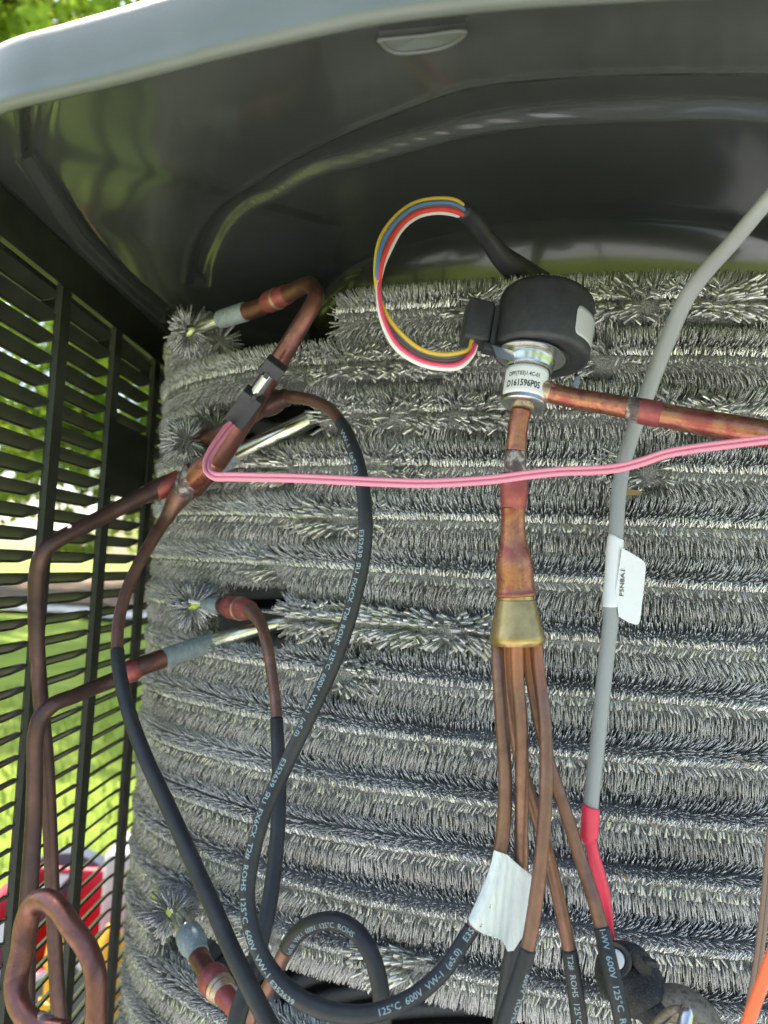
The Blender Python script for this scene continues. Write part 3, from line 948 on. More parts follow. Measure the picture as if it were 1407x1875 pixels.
    W = w0 * np.cos(rot)[:, None] + w1 * np.sin(rot)[:, None]
    Wf = unit(np.cross(d2, Nn) + rng.normal(0, .34, (N, 3)))
    W = np.where(flag[:, None], Wf, W)
    V, Q, T_ = fin_mesh(p0, p1, p2, W, width, thick, parent)
    me = mesh_np('spine_fins', V, Q, T_)
    o = link('spine_fins', me, M_fin, parent, smooth=False, kind='stuff')
    me.materials.append(M_fin_glint)
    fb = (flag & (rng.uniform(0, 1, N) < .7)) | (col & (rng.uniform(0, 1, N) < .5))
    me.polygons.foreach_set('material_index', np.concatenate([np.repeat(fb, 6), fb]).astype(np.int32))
def rosette(parent, c, ax, n=340, L=.0118):
    ax = np.array(ax) / np.linalg.norm(ax); c = np.array(c)
    a = np.cross(ax, [0, 0, 1.0]); a /= np.linalg.norm(a); b = np.cross(ax, a)
    th = rng.uniform(0, 2 * math.pi, n); th = th + .28 * np.sin(th * 5 + c[0] * 90) + .15 * np.sin(th * 11); k = rng.uniform(-.3, .75, n) + .25 * np.sin(th * 3 + 1)
    d = unit(a[None] * np.cos(th)[:, None] + b[None] * np.sin(th)[:, None] + ax[None] * k[:, None])
    p0 = c[None] + ax[None] * rng.uniform(-.004, .001, n)[:, None] + d * .0042
    l = L * (rng.uniform(.55, 1.05, n) * (1 + .15 * np.sin(th * 2 + c[2] * 70)))[:, None]
    p1 = p0 + d * l * .5; p2 = p1 + unit(d + ax[None] * rng.uniform(-.25, .15, n)[:, None]) * l * .5
    W = unit(np.cross(d, ax[None]) + rng.normal(0, .25, (n, 3)))
    V, Q, T_ = fin_mesh(p0, p1, p2, W, rng.uniform(.0009, .0015, n), .0002, parent)
    link('spine_fins', mesh_np('spine_fins', V, Q, T_), M_fin, parent, smooth=False, kind='stuff')
def row_tube(i, s0, s1, r=RC, name='finned_tube'):
    n = max(6, int((s1 - s0) / .006))
    s = np.linspace(s0, s1, n)
    x, y, tx, ty = curve_at(s); nx, ny = normal(tx, ty)
    p = np.stack([x - nx * .0142, y - ny * .0142, np.full(n, ROWZ[i]), np.full(n, r)], 1)
    V, Q, T_ = sweep(p, 10)
    return link(name, mesh_np(name, V, Q, T_), M_core, COIL)
ROS = {0: ((348, 606, .447), (385, 592, .432)), 2: ((342, 806, .446), (375, 797, .425)), 6: ((354, 1108, .438), (392, 1110, .420)), 13: ((316, 1672, .422), (345, 1710, .402))}
for i in range(26):
    if ROWZ[i] < .06: break
    for (s0, s1) in SEG[i]:
        last = abs(s1 - S_LEFT) < 1e-6
        t = row_tube(i, s0, CL if last else s1, .0088)
        if last and i in ROS:
            (c_, e_) = ROS[i]
            rosette(t, P(*c_), P(*e_) - P(*c_))
        if i <= 17: fins_row(i, s0, s1, t)
        else: fins_row(i, s0, s1, t, .004, 6, 4)
# ------------------------------------------------------------------ lettering
_tc = {}
def text_bm(s, size, bold=0.0):
    cu = bpy.data.curves.new('lettering', 'FONT')
    cu.body = s; cu.size = size; cu.align_x = 'LEFT'; cu.align_y = 'CENTER'; cu.resolution_u = 2; cu.offset = bold
    o = bpy.data.objects.new('lettering', cu); COL.objects.link(o)
    dg = bpy.context.evaluated_depsgraph_get()
    me = bpy.data.meshes.new_from_object(o.evaluated_get(dg))
    bpy.data.objects.remove(o); bpy.data.curves.remove(cu)
    bm = bmesh.new(); bm.from_mesh(me); bpy.data.meshes.remove(me)
    for k in range(-4, 5):
        bmesh.ops.bisect_plane(bm, geom=bm.verts[:] + bm.edges[:] + bm.faces[:], plane_co=(0, k * size * .11, 0), plane_no=(0, 1, 0))
    return bm
def text_map(name, s, size, fn, mat, parent, bold=0.0, xs=1.0):
    bm = text_bm(s, size, bold)
    for v in bm.verts: v.co = fn(v.co.x * xs, v.co.y)
    me = bpy.data.meshes.new(name); bm.to_mesh(me); bm.free()
    return link(name, me, mat, parent, smooth=False)
def text_on_tube(s, path, f0, size, sign, ang, parent, mat=None, name='printed_text', xs=1.0, mirror=False):
    mat = mat or M_print
    p = path[:, :3]
    d = np.concatenate([[0], np.cumsum(np.linalg.norm(np.diff(p, axis=0), axis=1))])
    L = d[-1]
    def fn(x, y):
        ss = min(max(f0 * L + sign * x, 0), L)
        q = Vector([float(np.interp(ss, d, p[:, k])) for k in range(3)])
        e = .0008
        a = Vector([float(np.interp(min(ss + e, L), d, p[:, k])) for k in range(3)]); b = Vector([float(np.interp(max(ss - e, 0), d, p[:, k])) for k in range(3)])
        T = (a - b).normalized() * sign
        r = float(np.interp(ss, d, path[:, 3])) + .00006
        N = (CAM - q); N = (N - T * N.dot(T)).normalized()
        B = N.cross(T)                       # 'up' of the letters
        th = y / r + ang
        return q + (N * math.cos(th) + B * math.sin(th)) * r
    return text_map(name, s, size, fn, mat, parent, xs=xs, bold=size * .008)
PRINT = "E352639  \u042fU  FX6CX  T2#  ROHS  125\u00b0C  600V  VW-1  (\u00f85.0)"

# ------------------------------------------------------------------ left header pipes
def pipe_thing(name, anchor, label, cat, group=None): return thing(name, anchor, label, cat, group)

# pipe joining the manifold and falling down the left
t = pipe_thing('copper_pipe', P(80, 1860, .40), 'dark copper pipe from the brazed manifold to an upper elbow, then straight down', 'pipe')
tube('pipe', [(318, 884, .435, 38), (285, 897, .43, 36), (262, 908, .425, 31), (210, 935, .415, 29), (150, 966, .40, 29), (108, 988, .39, 29), (82, 1008, .385, 30), (70, 1040, .385, 30), (66, 1090, .385, 29), (68, 1180, .385, 28), (74, 1270, .39, 27), (86, 1400, .39, 26), (92, 1520, .39, 25), (97, 1650, .39, 25), (104, 1790, .39, 26), (112, 1900, .39, 28)], M_cu_dark, t)
lathe_between('socket', (332, 878, .437), (283, 900, .430), [(0, 34), (.03, 39), (.9, 38), (.97, 37), (1, 33)], M_cu_red, t)
lathe_between('solder_band', (286, 897, .431), (262, 908, .4255), [(0, 34), (.1, 35.5), (.5, 34), (.9, 33.5), (1, 31)], M_scorch, t)

t = pipe_thing('copper_pipe', P(60, 1860, .37), 'dark copper pipe from the lower grey coupling, turning down in front of the louvres', 'pipe')
tube('pipe', [(300, 1205, .425, 31), (255, 1221, .415, 31), (225, 1238, .41, 29), (180, 1256, .40, 27), (135, 1275, .385, 27), (98, 1290, .375, 28), (76, 1312, .372, 30), (66, 1345, .37, 29), (64, 1420, .37, 28), (62, 1500, .37, 29), (56, 1600, .365, 31), (50, 1690, .36, 33), (46, 1790, .355, 35), (44, 1900, .35, 36)], M_cu_dark, t)
lathe_between('copper_end', (300, 1205, .425), (240, 1227, .413), [(0, 33), (.02, 35), (.8, 35), (1, 36)], M_cu, t)
lathe_between('flared_socket', (252, 1222, .4148), (225, 1238, .4105), [(0, 35), (.2, 40), (.5, 41), (.8, 36), (1, 30)], M_cu_red, t)
lathe_between('grey_coupling', (388, 1176, .448), (298, 1206, .4245), [(0, 30), (.03, 36), (.08, 38), (.16, 36), (.9, 35), (1, 35)], M_fit, t, nseg=36)
tube('aluminium_stub', [(530, 1136, .440, 31), (470, 1153, .440, 31), (430, 1164, .442, 31), (385, 1177, .448, 31)], M_alu, t)
lathe_between('weld_bead', (398, 1172, .4462), (388, 1176, .448), [(0, 32), (.3, 37), (.6, 38), (1, 36)], M_fit, t)

t = pipe_thing('bent_copper_pipe', P(175, 1875, .29), 'large brown copper pipe bent into a closed loop at the lower left corner', 'pipe')
tube('pipe', [(176, 1960, .285, 40), (176, 1875, .288, 39), (177, 1825, .29, 38), (175, 1782, .292, 38), (160, 1738, .296, 38), (130, 1696, .30, 38), (108, 1664, .305, 38), (85, 1648, .31, 38), (62, 1657, .315, 40), (49, 1690, .315, 42), (42, 1740, .312, 42), (30, 1795, .308, 40), (33, 1832, .304, 39), (50, 1862, .30, 39), (80, 1882, .298, 38), (120, 1890, .296, 38)], M_cu, t, nseg=28)
lathe_between('solder_band', (64, 1872, .2995), (98, 1889, .2975), [(0, 38), (.1, 41), (.5, 41), (.9, 41), (1, 38)], M_scorch, t)

# upper riser with the three way manifold
t = pipe_thing('manifold_riser', P(340, 880, .43), 'thick brown copper riser from the top elbow down to a brazed three way joint', 'pipe')
tube('riser', [(575, 528, .368, 30), (579, 543, .362, 31), (569, 565, .36, 32), (545, 605, .362, 34), (515, 655, .368, 36), (480, 712, .378, 38), (440, 778, .392, 40), (405, 832, .408, 42), (372, 868, .424, 46), (350, 892, .43, 46)], M_cu, t, nseg=28)
tube('elbow', [(575, 528, .368, 30), (566, 521, .376, 30), (548, 528, .388, 31), (520, 542, .400, 33), (495, 553, .41, 33), (470, 565, .42, 33), (446, 572, .428, 33)], M_cu, t, nseg=24)
lathe_between('collar', (528, 538, .397), (489, 555, .412), [(0, 34), (.1, 37), (.45, 38), (.55, 41), (.9, 41), (1, 36)], M_cu_red, t)
lathe_between('braze_ring', (512, 545.5, .4035), (505, 548.5, .4060), [(0, 39), (.5, 42), (1, 39)], M_braze, t)
lathe_between('grey_coupling', (452, 570, .426), (404, 585, .440), [(0, 33), (.05, 36), (.9, 35), (1, 33)], M_fit, t)
tube('aluminium_stub', [(410, 584, .439, 26), (385, 592, .445, 27), (360, 602, .452, 28), (340, 610, .458, 28)], M_alu, t)
lathe_between('red_socket', (400, 838, .4105), (350, 884, .4295), [(0, 41), (.05, 45), (.5, 48), (.9, 50), (1, 46)], M_cu_hot, t)
lathe_between('solder_band', (362, 862, .4255), (335, 903, .4300), [(0, 46), (.08, 50), (.4, 51), (.7, 49), (1, 44)], M_scorch, t)
lathe_between('braze_ring', (351, 880, .4282), (346, 887, .4290), [(0, 51), (.5, 54), (1, 51)], M_braze, t)

# stub behind the manifold (row three) with its grey coupling
t = pipe_thing('coil_outlet_stub', P(430, 830, .44), 'short bare aluminium tube stub with a yellow sheen entering the grey coupling behind the riser', 'tube stub')
tube('aluminium_stub', [(575, 764, .418, 33), (545, 780, .418, 33), (500, 801, .422, 33), (460, 820, .428, 33), (425, 836, .434, 32)], M_alu, t, nseg=24)
lathe_between('weld_bead', (438, 828, .4315), (424, 835, .434), [(0, 34), (.2, 38), (.5, 41), (.8, 41), (1, 38)], M_fit, t)
lathe_between('grey_coupling', (430, 833, .433), (372, 872, .4455), [(0, 36), (.1, 38), (.9, 38), (1, 36)], M_fit, t)

# ------------------------------------------------------------------ capillary tubes with black sleeves
CAPG = 'thin copper capillary tubes in black printed sleeves'
def sleeve(parent, path, f0, f1, grow=1.13, nseg=20):
    p = cut(path, f0, f1).copy(); p[:, 3] *= grow
    V, Q, T_ = sweep(p, nseg)
    link('black_sleeve', mesh_np('black_sleeve', V, Q, T_), M_black, parent)
    return p
def frac(path, px, py, Yg):
    """fraction of arc length nearest the pixel"""
    best, bi = 1e9, 0
    for k, q in enumerate(path):
        a, b = px_of(*q[:3])
        e = (a - px) ** 2 + (b - py) ** 2
        if e < best: best, bi = e, k
    d = np.concatenate([[0], np.cumsum(np.linalg.norm(np.diff(path[:, :3], axis=0), axis=1))])
    return float(d[bi] / d[-1])

# A: from the brass distributor, under the tape, round the big loop and up to the coil
t = thing('capillary_tube', P(915, 1185, .31), 'capillary tube making the long printed black loop up to the dark collar behind the sensor', 'capillary tube', CAPG)
pa = pixpath([(911, 1172, .314, 23), (913, 1230, .310, 24), (919, 1320, .306, 25), (925, 1420, .302, 25), (924, 1490, .30, 26), (916, 1560, .298, 26), (898, 1630, .294, 26), (872, 1688, .29, 26), (850, 1722, .288, 25),
              (812, 1778, .284, 27), (752, 1828, .280, 28), (680, 1856, .278, 29), (605, 1852, .280, 29), (540, 1822, .284, 29), (490, 1768, .288, 28), (462, 1705, .292, 27), (453, 1640, .296, 26), (462, 1568, .30, 26), (484, 1488, .304, 26), (522, 1405, .308, 25.5),
              (570, 1305, .310, 25), (617, 1200, .312, 25), (650, 1095, .313, 25), (668, 1000, .314, 25), (668, 920, .318, 24), (655, 845, .326, 24), (636, 795, .336, 23), (622, 770, .345, 22), (600, 746, .358, 22), (562, 731, .374, 23), (520, 727, .388, 25), (495, 735, .396, 28)])
V, Q, T_ = sweep(pa, 20); link('copper_capillary', mesh_np('copper_capillary', V, Q, T_), M_cu_cap, t)
fa, fb = frac(pa, 866, 1698, 0), frac(pa, 625, 775, 0)
ps = sleeve(t, pa, fa, fb, 1.10)
L_s = float(np.sum(np.linalg.norm(np.diff(ps[:, :3], axis=0), axis=1)))
# lettering: read downwards on the left limb, upwards to the right at the bottom
psr = ps[::-1].copy()
text_on_tube("E352", psr, 1 - frac(ps, 846, 1722, 0), .0031, 1, -.1, t, xs=1.1)
text_on_tube("125\u00b0C  600V  VW-1  (\u00f85.0)", psr, 1 - frac(ps, 690, 1857, 0), .0031, 1, -.1, t, xs=1.03)
text_on_tube(PRINT, ps, frac(ps, 662, 972, 0), .0031, -1, -.60, t, xs=1.07)
text_on_tube(PRINT[:-8], ps, frac(ps, 524, 1388, 0), .0031, -1, -.60, t, xs=1.10)
text_on_tube("E352639", ps, frac(ps, 500, 1789, 0), .0031, -1, -.80, t, xs=1.0)
text_on_tube("VW-1  (\u00f85.0)", ps, frac(ps, 630, 795, 0), .0030, -1, -.6, t, xs=1.6)
lathe_between('dark_collar', (528, 727, .386), (478, 742, .402), [(0, 26), (.08, 33), (.35, 35), (.45, 45), (.62, 50), (.85, 50), (.92, 44), (1, 38)], M_cu_dark, t, 36)
tube('copper_stub', [(484, 740, .4, 38), (462, 757, .41, 37), (435, 778, .425, 36), (400, 798, .44, 34), (365, 806, .46, 32)], M_cu, t)

# T2: from the manifold down the left
t = thing('capillary_tube', P(335, 905, .43), 'leftmost capillary tube, dropping from the cone under the manifold into a plain black sleeve', 'capillary tube', CAPG)
pb = pixpath([(338, 897, .43, 44), (330, 908, .43, 42), (318, 926, .43, 33), (304, 950, .428, 25), (285, 980, .42, 23), (260, 1022, .41, 22), (236, 1072, .40, 22), (220, 1125, .39, 22), (215, 1180, .38, 22), (220, 1235, .37, 22), (238, 1310, .36, 23), (268, 1390, .35, 24), (312, 1485, .338, 25), (352, 1575, .325, 26), (388, 1655, .315, 27), (425, 1740, .305, 28), (462, 1815, .298, 29), (505, 1900, .292, 30)])
V, Q, T_ = sweep(pb, 24); link('copper_capillary', mesh_np('copper_capillary', V, Q, T_), M_cu_cap, t)
sleeve(t, pb, frac(pb, 215, 1192, 0), 1.0)
t['label'] = t['label']

# T3: middle coupling -> down behind the loop
t = thing('capillary_tube', P(440, 1112, .43), 'capillary tube curving out of the red collar at the gap in the fins', 'capillary tube', CAPG)
pc = pixpath([(432, 1112, .425, 30), (448, 1114, .415, 30), (464, 1122, .405, 27), (478, 1142, .395, 22), (489, 1180, .385, 21), (498, 1235, .378, 20), (505, 1290, .37, 20), (508, 1345, .362, 21), (511, 1420, .352, 22), (510, 1500, .343, 23), (504, 1575, .335, 24), (494, 1650, .326, 25), (476, 1730, .318, 26), (455, 1800, .312, 27), (436, 1860, .308, 28), (425, 1920, .305, 28)])
V, Q, T_ = sweep(pc, 20); link('copper_capillary', mesh_np('copper_capillary', V, Q, T_), M_cu_cap, t)
sleeve(t, pc, frac(pc, 506, 1316, 0), 1.0, 1.16)
lathe_between('red_collar', (418, 1110, .432), (462, 1118, .408), [(0, 31), (.06, 42), (.12, 44), (.45, 44), (.5, 39), (.62, 41), (.72, 39), (.9, 34), (1, 26)], M_cu_red, t, 32)
lathe_between('braze_ring', (439, 1113.8, .4205), (444, 1114.7, .4180), [(0, 41), (.5, 45), (1, 41)], M_braze, t)
tube('copper_stub', [(400, 1108, .438, 29), (420, 1110, .43, 29)], M_cu, t)
lathe_between('grey_coupling', (376, 1107, .442), (404, 1109, .436), [(0, 27), (.1, 30), (.9, 30), (1, 29)], M_fit, t)
tube('aluminium_stub', [(345, 1105, .455, 26), (362, 1106, .448, 26), (380, 1107, .441, 26)], M_alu, t)

# T4: small arch at the bottom
t = thing('capillary_tube', P(455, 1875, .36), 'capillary tube forming the small black arch over the dark gap at the bottom', 'capillary tube', CAPG)
pd = pixpath([(448, 1905, .35, 26), (458, 1868, .352, 26), (476, 1836, .352, 26), (499, 1795, .35, 26), (520, 1748, .346, 26), (543, 1712, .34, 27), (575, 1691, .333, 28), (618, 1687, .326, 29), (655, 1708, .32, 29), (680, 1748, .315, 29), (694, 1795, .312, 29), (700, 1840, .31, 29), (702, 1920, .31, 29)])
V, Q, T_ = sweep(pd, 20); link('copper_capillary', mesh_np('copper_capillary', V, Q, T_), M_cu_cap, t)
pds = sleeve(t, pd, frac(pd, 524, 1738, 0), 1.0, 1.08)
text_on_tube("(\u00f85.0)  VW-1  600V  125\u00b0C  ROHS", pds, frac(pds, 528, 1735, 0), .0031, 1, -.55, t, xs=1.05)

# four further capillaries hanging from the distributor
def cap(label, pts, sl, txt=None, tf=None, ang=0, tsign=1, grow=1.12, xs=1.0):
    t = thing('capillary_tube', P(pts[0][0], pts[0][1], pts[0][2]), label, 'capillary tube', CAPG)
    p = pixpath(pts)
    V, Q, T_ = sweep(p, 20); link('copper_capillary', mesh_np('copper_capillary', V, Q, T_), M_cu_cap2, t)
    q = sleeve(t, p, frac(p, sl[0], sl[1], 0), 1.0, grow)
    if txt: text_on_tube(txt, q, frac(q, tf[0], tf[1], 0), .0032, tsign, ang, t, xs=xs)
    return t
cap('second capillary from the left under the brass cone, its end inside the white tape',
    [(946, 1172, .304, 24), (948, 1240, .302, 24), (955, 1330, .300, 24), (956, 1430, .300, 25), (955, 1520, .300, 25), (954, 1600, .300, 26), (946, 1680, .300, 26), (938, 1745, .301, 26), (928, 1810, .302, 27), (915, 1900, .303, 28)], (944, 1715))
cap('front right capillary under the brass cone, passing just right of the white tape',
    [(981, 1172, .309, 24), (985, 1220, .306, 24), (997, 1310, .300, 24), (1001, 1400, .296, 25), (998, 1490, .292, 25), (990, 1580, .289, 25), (980, 1660, .287, 26), (968, 1730, .285, 26), (952, 1790, .284, 27), (932, 1850, .283, 28), (915, 1910, .283, 28)], (967, 1740), "600V  ROHS  T2#", (956, 1775), .85, 1, 1.14)
cap('capillary hanging behind the others, sleeve printed with T2# at its top',
    [(928, 1172, .320, 20), (930, 1240, .320, 20), (938, 1310, .320, 21), (952, 1390, .320, 22), (972, 1460, .319, 22), (1000, 1550, .318, 23), (1022, 1640, .317, 24), (1040, 1725, .316, 24), (1052, 1800, .315, 25), (1066, 1910, .314, 26)], (1043, 1735), "T2#  ROHS  125\u00b0C", (1044, 1742), -.1, 1, 1.16)
cap('rightmost capillary, slanting down to the black rubber boot',
    [(966, 1172, .322, 20), (971, 1230, .321, 20), (983, 1300, .319, 21), (1003, 1385, .316, 22), (1034, 1480, .312, 23), (1062, 1570, .309, 24), (1088, 1650, .303, 25), (1103, 1705, .300, 25), (1118, 1770, .294, 26), (1134, 1840, .290, 27), (1148, 1910, .288, 28)], (1101, 1695), "1-WV  600V  125\u00b0C  ROHS", (1103, 1700), .05, 1, 1.13)

# ------------------------------------------------------------------ distributor
DZ = .311
t = thing('distributor', P(948, 1178, DZ), 'brass cone distributor under a red and orange heat tinted copper reducer', 'distributor')
AXP = [(957, 738), (950, 770), (946, 830), (944, 875), (942, 920), (940, 960), (941, 1000), (943, 1040), (945, 1088)]
def reducer(name, seg, mat):
    q = []
    for (px, py, w) in seg: q.append((px, py, DZ, w))
    o, p = tube(name, q, mat, t, nseg=36, step=.0006)
reducer('neck_tube', [(955, 752, 37), (950, 775, 37), (947, 800, 37), (945, 830, 38), (944, 860, 39), (943, 885, 40)], M_cu_hot)
reducer('scorched_joint', [(945, 826, 39.5), (944.5, 832, 40.5), (944, 850, 41), (943.5, 866, 42), (943, 872, 40)], M_scorch)
reducer('bulged_collar', [(943, 868, 46), (942.6, 872, 50), (942, 885, 52), (941.5, 905, 52), (941, 916, 50), (940.5, 926, 46), (940, 936, 44.5)], M_cu_red)
reducer('reducer', [(940, 930, 45), (940, 960, 44), (940.2, 985, 47), (940.8, 1000, 53), (941.5, 1018, 62), (942.3, 1035, 67), (943.2, 1060, 68), (944.2, 1078, 69), (944.5, 1083, 71), (944.8, 1088, 75), (944.9, 1091, 74.5), (945, 1092.5, 70)], M_cu_hot)
lathe_between('brass_cone', (945, 1090, DZ), (948, 1181, DZ), [(0, 62), (.02, 66), (.09, 67), (.10, 70), (.13, 72), (.80, 98), (.83, 100), (.90, 100), (.93, 98), (.985, 92), (1, 90)], M_brass, t, 56)

# ------------------------------------------------------------------ expansion valve
VZ = .311
PXM = VZ / FPX
vb = P(958, 744, VZ)                       # bottom centre of the valve stem
tilt_r = math.radians(10.5); tilt_b = math.radians(13)
# axis: leans right in the picture and away from the camera
ax = (_U * math.cos(tilt_r) + _R * math.sin(tilt_r))
ax = (ax * math.cos(tilt_b) + _F * math.sin(tilt_b)).normalized()
rx = (_R - ax * _R.dot(ax)).normalized(); fx = ax.cross(rx)   # fx: away from the camera
if fx.dot(_F) < 0: fx = -fx
t = thing('expansion_valve', vb, 'electronic expansion valve with a fat black motor coil, plug and silver stem on copper tubes', 'valve')
def vp(a, b, c): return vb + rx * a * PXM + fx * b * PXM + ax * c * PXM     # units: photo pixels
def lv(name, c0, prof, mat, n=48, off=(0, 0)):
    return lathe(name, vp(off[0], off[1], c0), ax, [(h * PXM, r * PXM) for h, r in prof], mat, t, n)
lv('valve_body', 0, [(0, 34), (1.5, 40), (4, 42), (70, 42), (73, 41), (75, 44), (84, 45), (88, 47), (94, 47.5), (97, 45)], M_steel)
lv('crimped_collar', 96, [(0, 45), (3, 49), (9, 50), (13, 47), (16, 40), (24, 38)], M_steel)
lv('outlet_boss', -7, [(0, 19), (1, 21), (8, 22)], M_braze)
# motor coil: body, cap, seam
MO = (19, 14)
lv('motor_coil', 106, [(0, 40), (0.5, 80), (1, 85), (6, 91), (12, 93), (112, 91), (122, 88), (130, 81), (135, 70), (136, 40)], M_plastic, 72, MO)
lv('top_cap', 241, [(0, 50), (2, 49), (8, 42), (12, 28), (13, 10)], M_plastic, 48, MO)
lv('bottom_ring', 99, [(0, 50), (1, 56), (8, 58)], M_plastic, 48, MO)
# label round the stem
def vcyl(r, a, h, o=(0, 0)):
    """a: angle from the camera side, positive to the right"""
    return vp(o[0] + r * math.sin(a), o[1] - r * math.cos(a), h)
def patch(name, r, a0, a1, h0, h1, mat, o=(0, 0), thick=.8, cr=.25):
    V, F = [], []; na, nh = 24, 8
    for layer in (r, r + thick):
        for i in range(na + 1):
            for j in range(nh + 1):
                u, v = i / na, j / nh
                # rounded corners
                cu = min(u, 1 - u) * (a1 - a0) * r; rc = cr * (h1 - h0) * .5
                e = 0
                if cu < rc: e = rc - math.sqrt(max(0, rc * rc - (rc - cu) ** 2))
                hh = h0 + e + (h1 - h0 - 2 * e) * v
                V.append(vcyl(layer, a0 + (a1 - a0) * u, hh, o))
    m = (na + 1) * (nh + 1)
    for i in range(na):
        for j in range(nh):
            a = i * (nh + 1) + j; b = a + nh + 1
            F.append((a, a + 1, b + 1, b)); F.append((m + a, m + b, m + b + 1, m + a + 1))
    for i in range(na):
        a = i * (nh + 1); b = a + nh + 1
        F += [(a, b, m + b, m + a), (a + nh, m + a + nh, m + b + nh, b + nh)]
    for j in range(nh):
        a = j; b = na * (nh + 1) + j
        F += [(a, m + a, m + a + 1, a + 1), (b, b + 1, m + b + 1, m + b)]
    return link(name, mesh(name, V, F), mat, t)
patch('stem_label', 42.3, -1.35, .98, 11, 66, M_white_label)
def stem_text(s, size, h, a0, xs=1.0, bold=0):
    return text_map('printed_text', s, size, lambda x, y: vcyl(43.4, a0 + x / 43.4, h + y), M_ink, t, bold, xs)
stem_text("DPF(T03)1.4C-01", 11.5, 47, -.98, .74, .22)
stem_text("D161596P05", 18, 28, -1.04, .70, .5)
patch('motor_label', 93.2, .50, 1.28, 128, 186, M_grey_label, MO, .7, .35)
# plug on the left of the coil
def vbox(name, c, size, mat, bev=2.0, rotz=0.0):
    bm = bmesh.new()
    box_bm(bm, (0, 0, 0), size, bevel=bev)
    cr_, sr_ = math.cos(rotz), math.sin(rotz)
    for v in bm.verts:
        a, b, cc = v.co
        a, b = a * cr_ - b * sr_, a * sr_ + b * cr_
        v.co = vp(c[0] + a, c[1] + b, c[2] + cc)
    return bm_obj(name, bm, mat, t)
RZ = .15
vbox('plug_housing', (-109, 4, 150), (50, 54, 84), M_plastic, 7, RZ)
vbox('plug_collar', (-79, 8, 146), (10, 50, 80), M_plastic, 2, RZ)
vbox('coil_socket', (-62, 12, 148), (42, 46, 76), M_plastic, 2.5, RZ)
vbox('latch', (-76, -12, 96), (34, 26, 14), M_plastic, 2, RZ)
vbox('latch_mark', (-62, -12.5, 164), (11, 1.2, 4), M_ink, .3, RZ)
# steel bracket tabs
def plate(name, pts, off, mat, th=1.6):
    bm = bmesh.new()
    a = [bm.verts.new(vp(x, off, y)) for x, y in pts]; b = [bm.verts.new(vp(x, off + th, y)) for x, y in pts]
    k = len(pts); bm.faces.new(a); bm.faces.new(b[::-1])
    for i in range(k): bm.faces.new((a[i], b[i], b[(i + 1) % k], a[(i + 1) % k]))
    return bm_obj(name, bm, mat, t, smooth=False)
plate('bracket_tab', [(-78, 97), (-30, 91), (-26, 86), (-28, 72), (-62, 74), (-67, 80)], -30, M_steel)
plate('bracket_tab', [(92, 82), (101, 84), (96, 58), (88, 66)], 12, M_steel)
lv('bracket_ring', 98, [(0, 40), (.5, 66), (3, 66), (3.5, 40)], M_steel, 40)
# side inlet pipe
pi = [(988, 714, .309, 33), (1010, 720, .307, 36), (1060, 731, .303, 38), (1120, 741, .298, 40), (1180, 754, .293, 43), (1260, 769, .286, 46), (1340, 783, .278, 49), (1420, 798, .27, 52), (1500, 812, .262, 55)]
tube('inlet_pipe', pi, M_cu_hot, t, nseg=32)
tube('inlet_socket', [(1150, 748, .2955, 43.5), (1156, 749, .295, 46), (1172, 752.5, .2937, 47.5), (1178, 753.5, .2932, 45)], M_scorch, t, nseg=32, step=.0004)
tube('pipe_flare', [(1171, 752, .2938, 47), (1177, 753.2, .2933, 48.5), (1200, 758, .291, 48), (1212, 760.5, .290, 45.5)], M_cu_red, t, nseg=32, step=.0004)
lathe_between('side_boss', (985, 713, .3095), (1012, 720.5, .3068), [(0, 42), (.5, 41), (.8, 38), (1, 35)], M_braze, t)
# five coloured leads from the plug, looping up to the sleeve
def lead(name, mat, off):
    ST = [((868, 628), .296), ((862, 645), .293), ((838, 660), .291), ((806, 662), .290), ((768, 652), .290), ((732, 626), .291), ((706, 586), .293), ((693, 540), .296), ((694, 490), .300), ((706, 446), .305), ((730, 408), .311), ((762, 384), .318), ((800, 376), .326), ((832, 379), .334), ((856, 392), .342)]
    q = []
    for i, ((x, y), Y) in enumerate(ST):
        # local outward direction of the loop (centre about 790, 520)
        dx, dy = x - 790, y - 520; d = math.hypot(dx, dy)
        o, dd = off[0] if i < 7 else off[1], off[2]
        if i < 2: o = off[0] * .45
        if i in (6, 7, 8): k = (i - 5) / 4; o = off[0] * (1 - k) + off[1] * k
        if i > 13: o = off[1] * .6
        q.append((x + dx / d * o, y + dy / d * o, Y + dd * (1 if i < 8 else -1), 9.2))
    tube(name, q, mat, t, nseg=12)
lead('yellow_wire', M_wy, (-13, 12, 0.000))
lead('blue_wire', M_wb, (-6, 5, .0015))
lead('brown_wire', M_wbr, (-1, -1, .0008))
lead('red_wire', M_wr, (4, -7, .0015))
lead('rose_wire', M_wp, (7, -10, -.0018))
lead('white_wire', M_ww, (13, -13, -.0015))
tube('harness_sleeve', [(846, 384, .338, 33), (852, 389, .341, 35), (870, 406, .348, 34), (893, 437, .358, 33), (915, 466, .368, 40), (945, 492, .382, 50), (990, 520, .40, 50)], M_black, t, nseg=28)

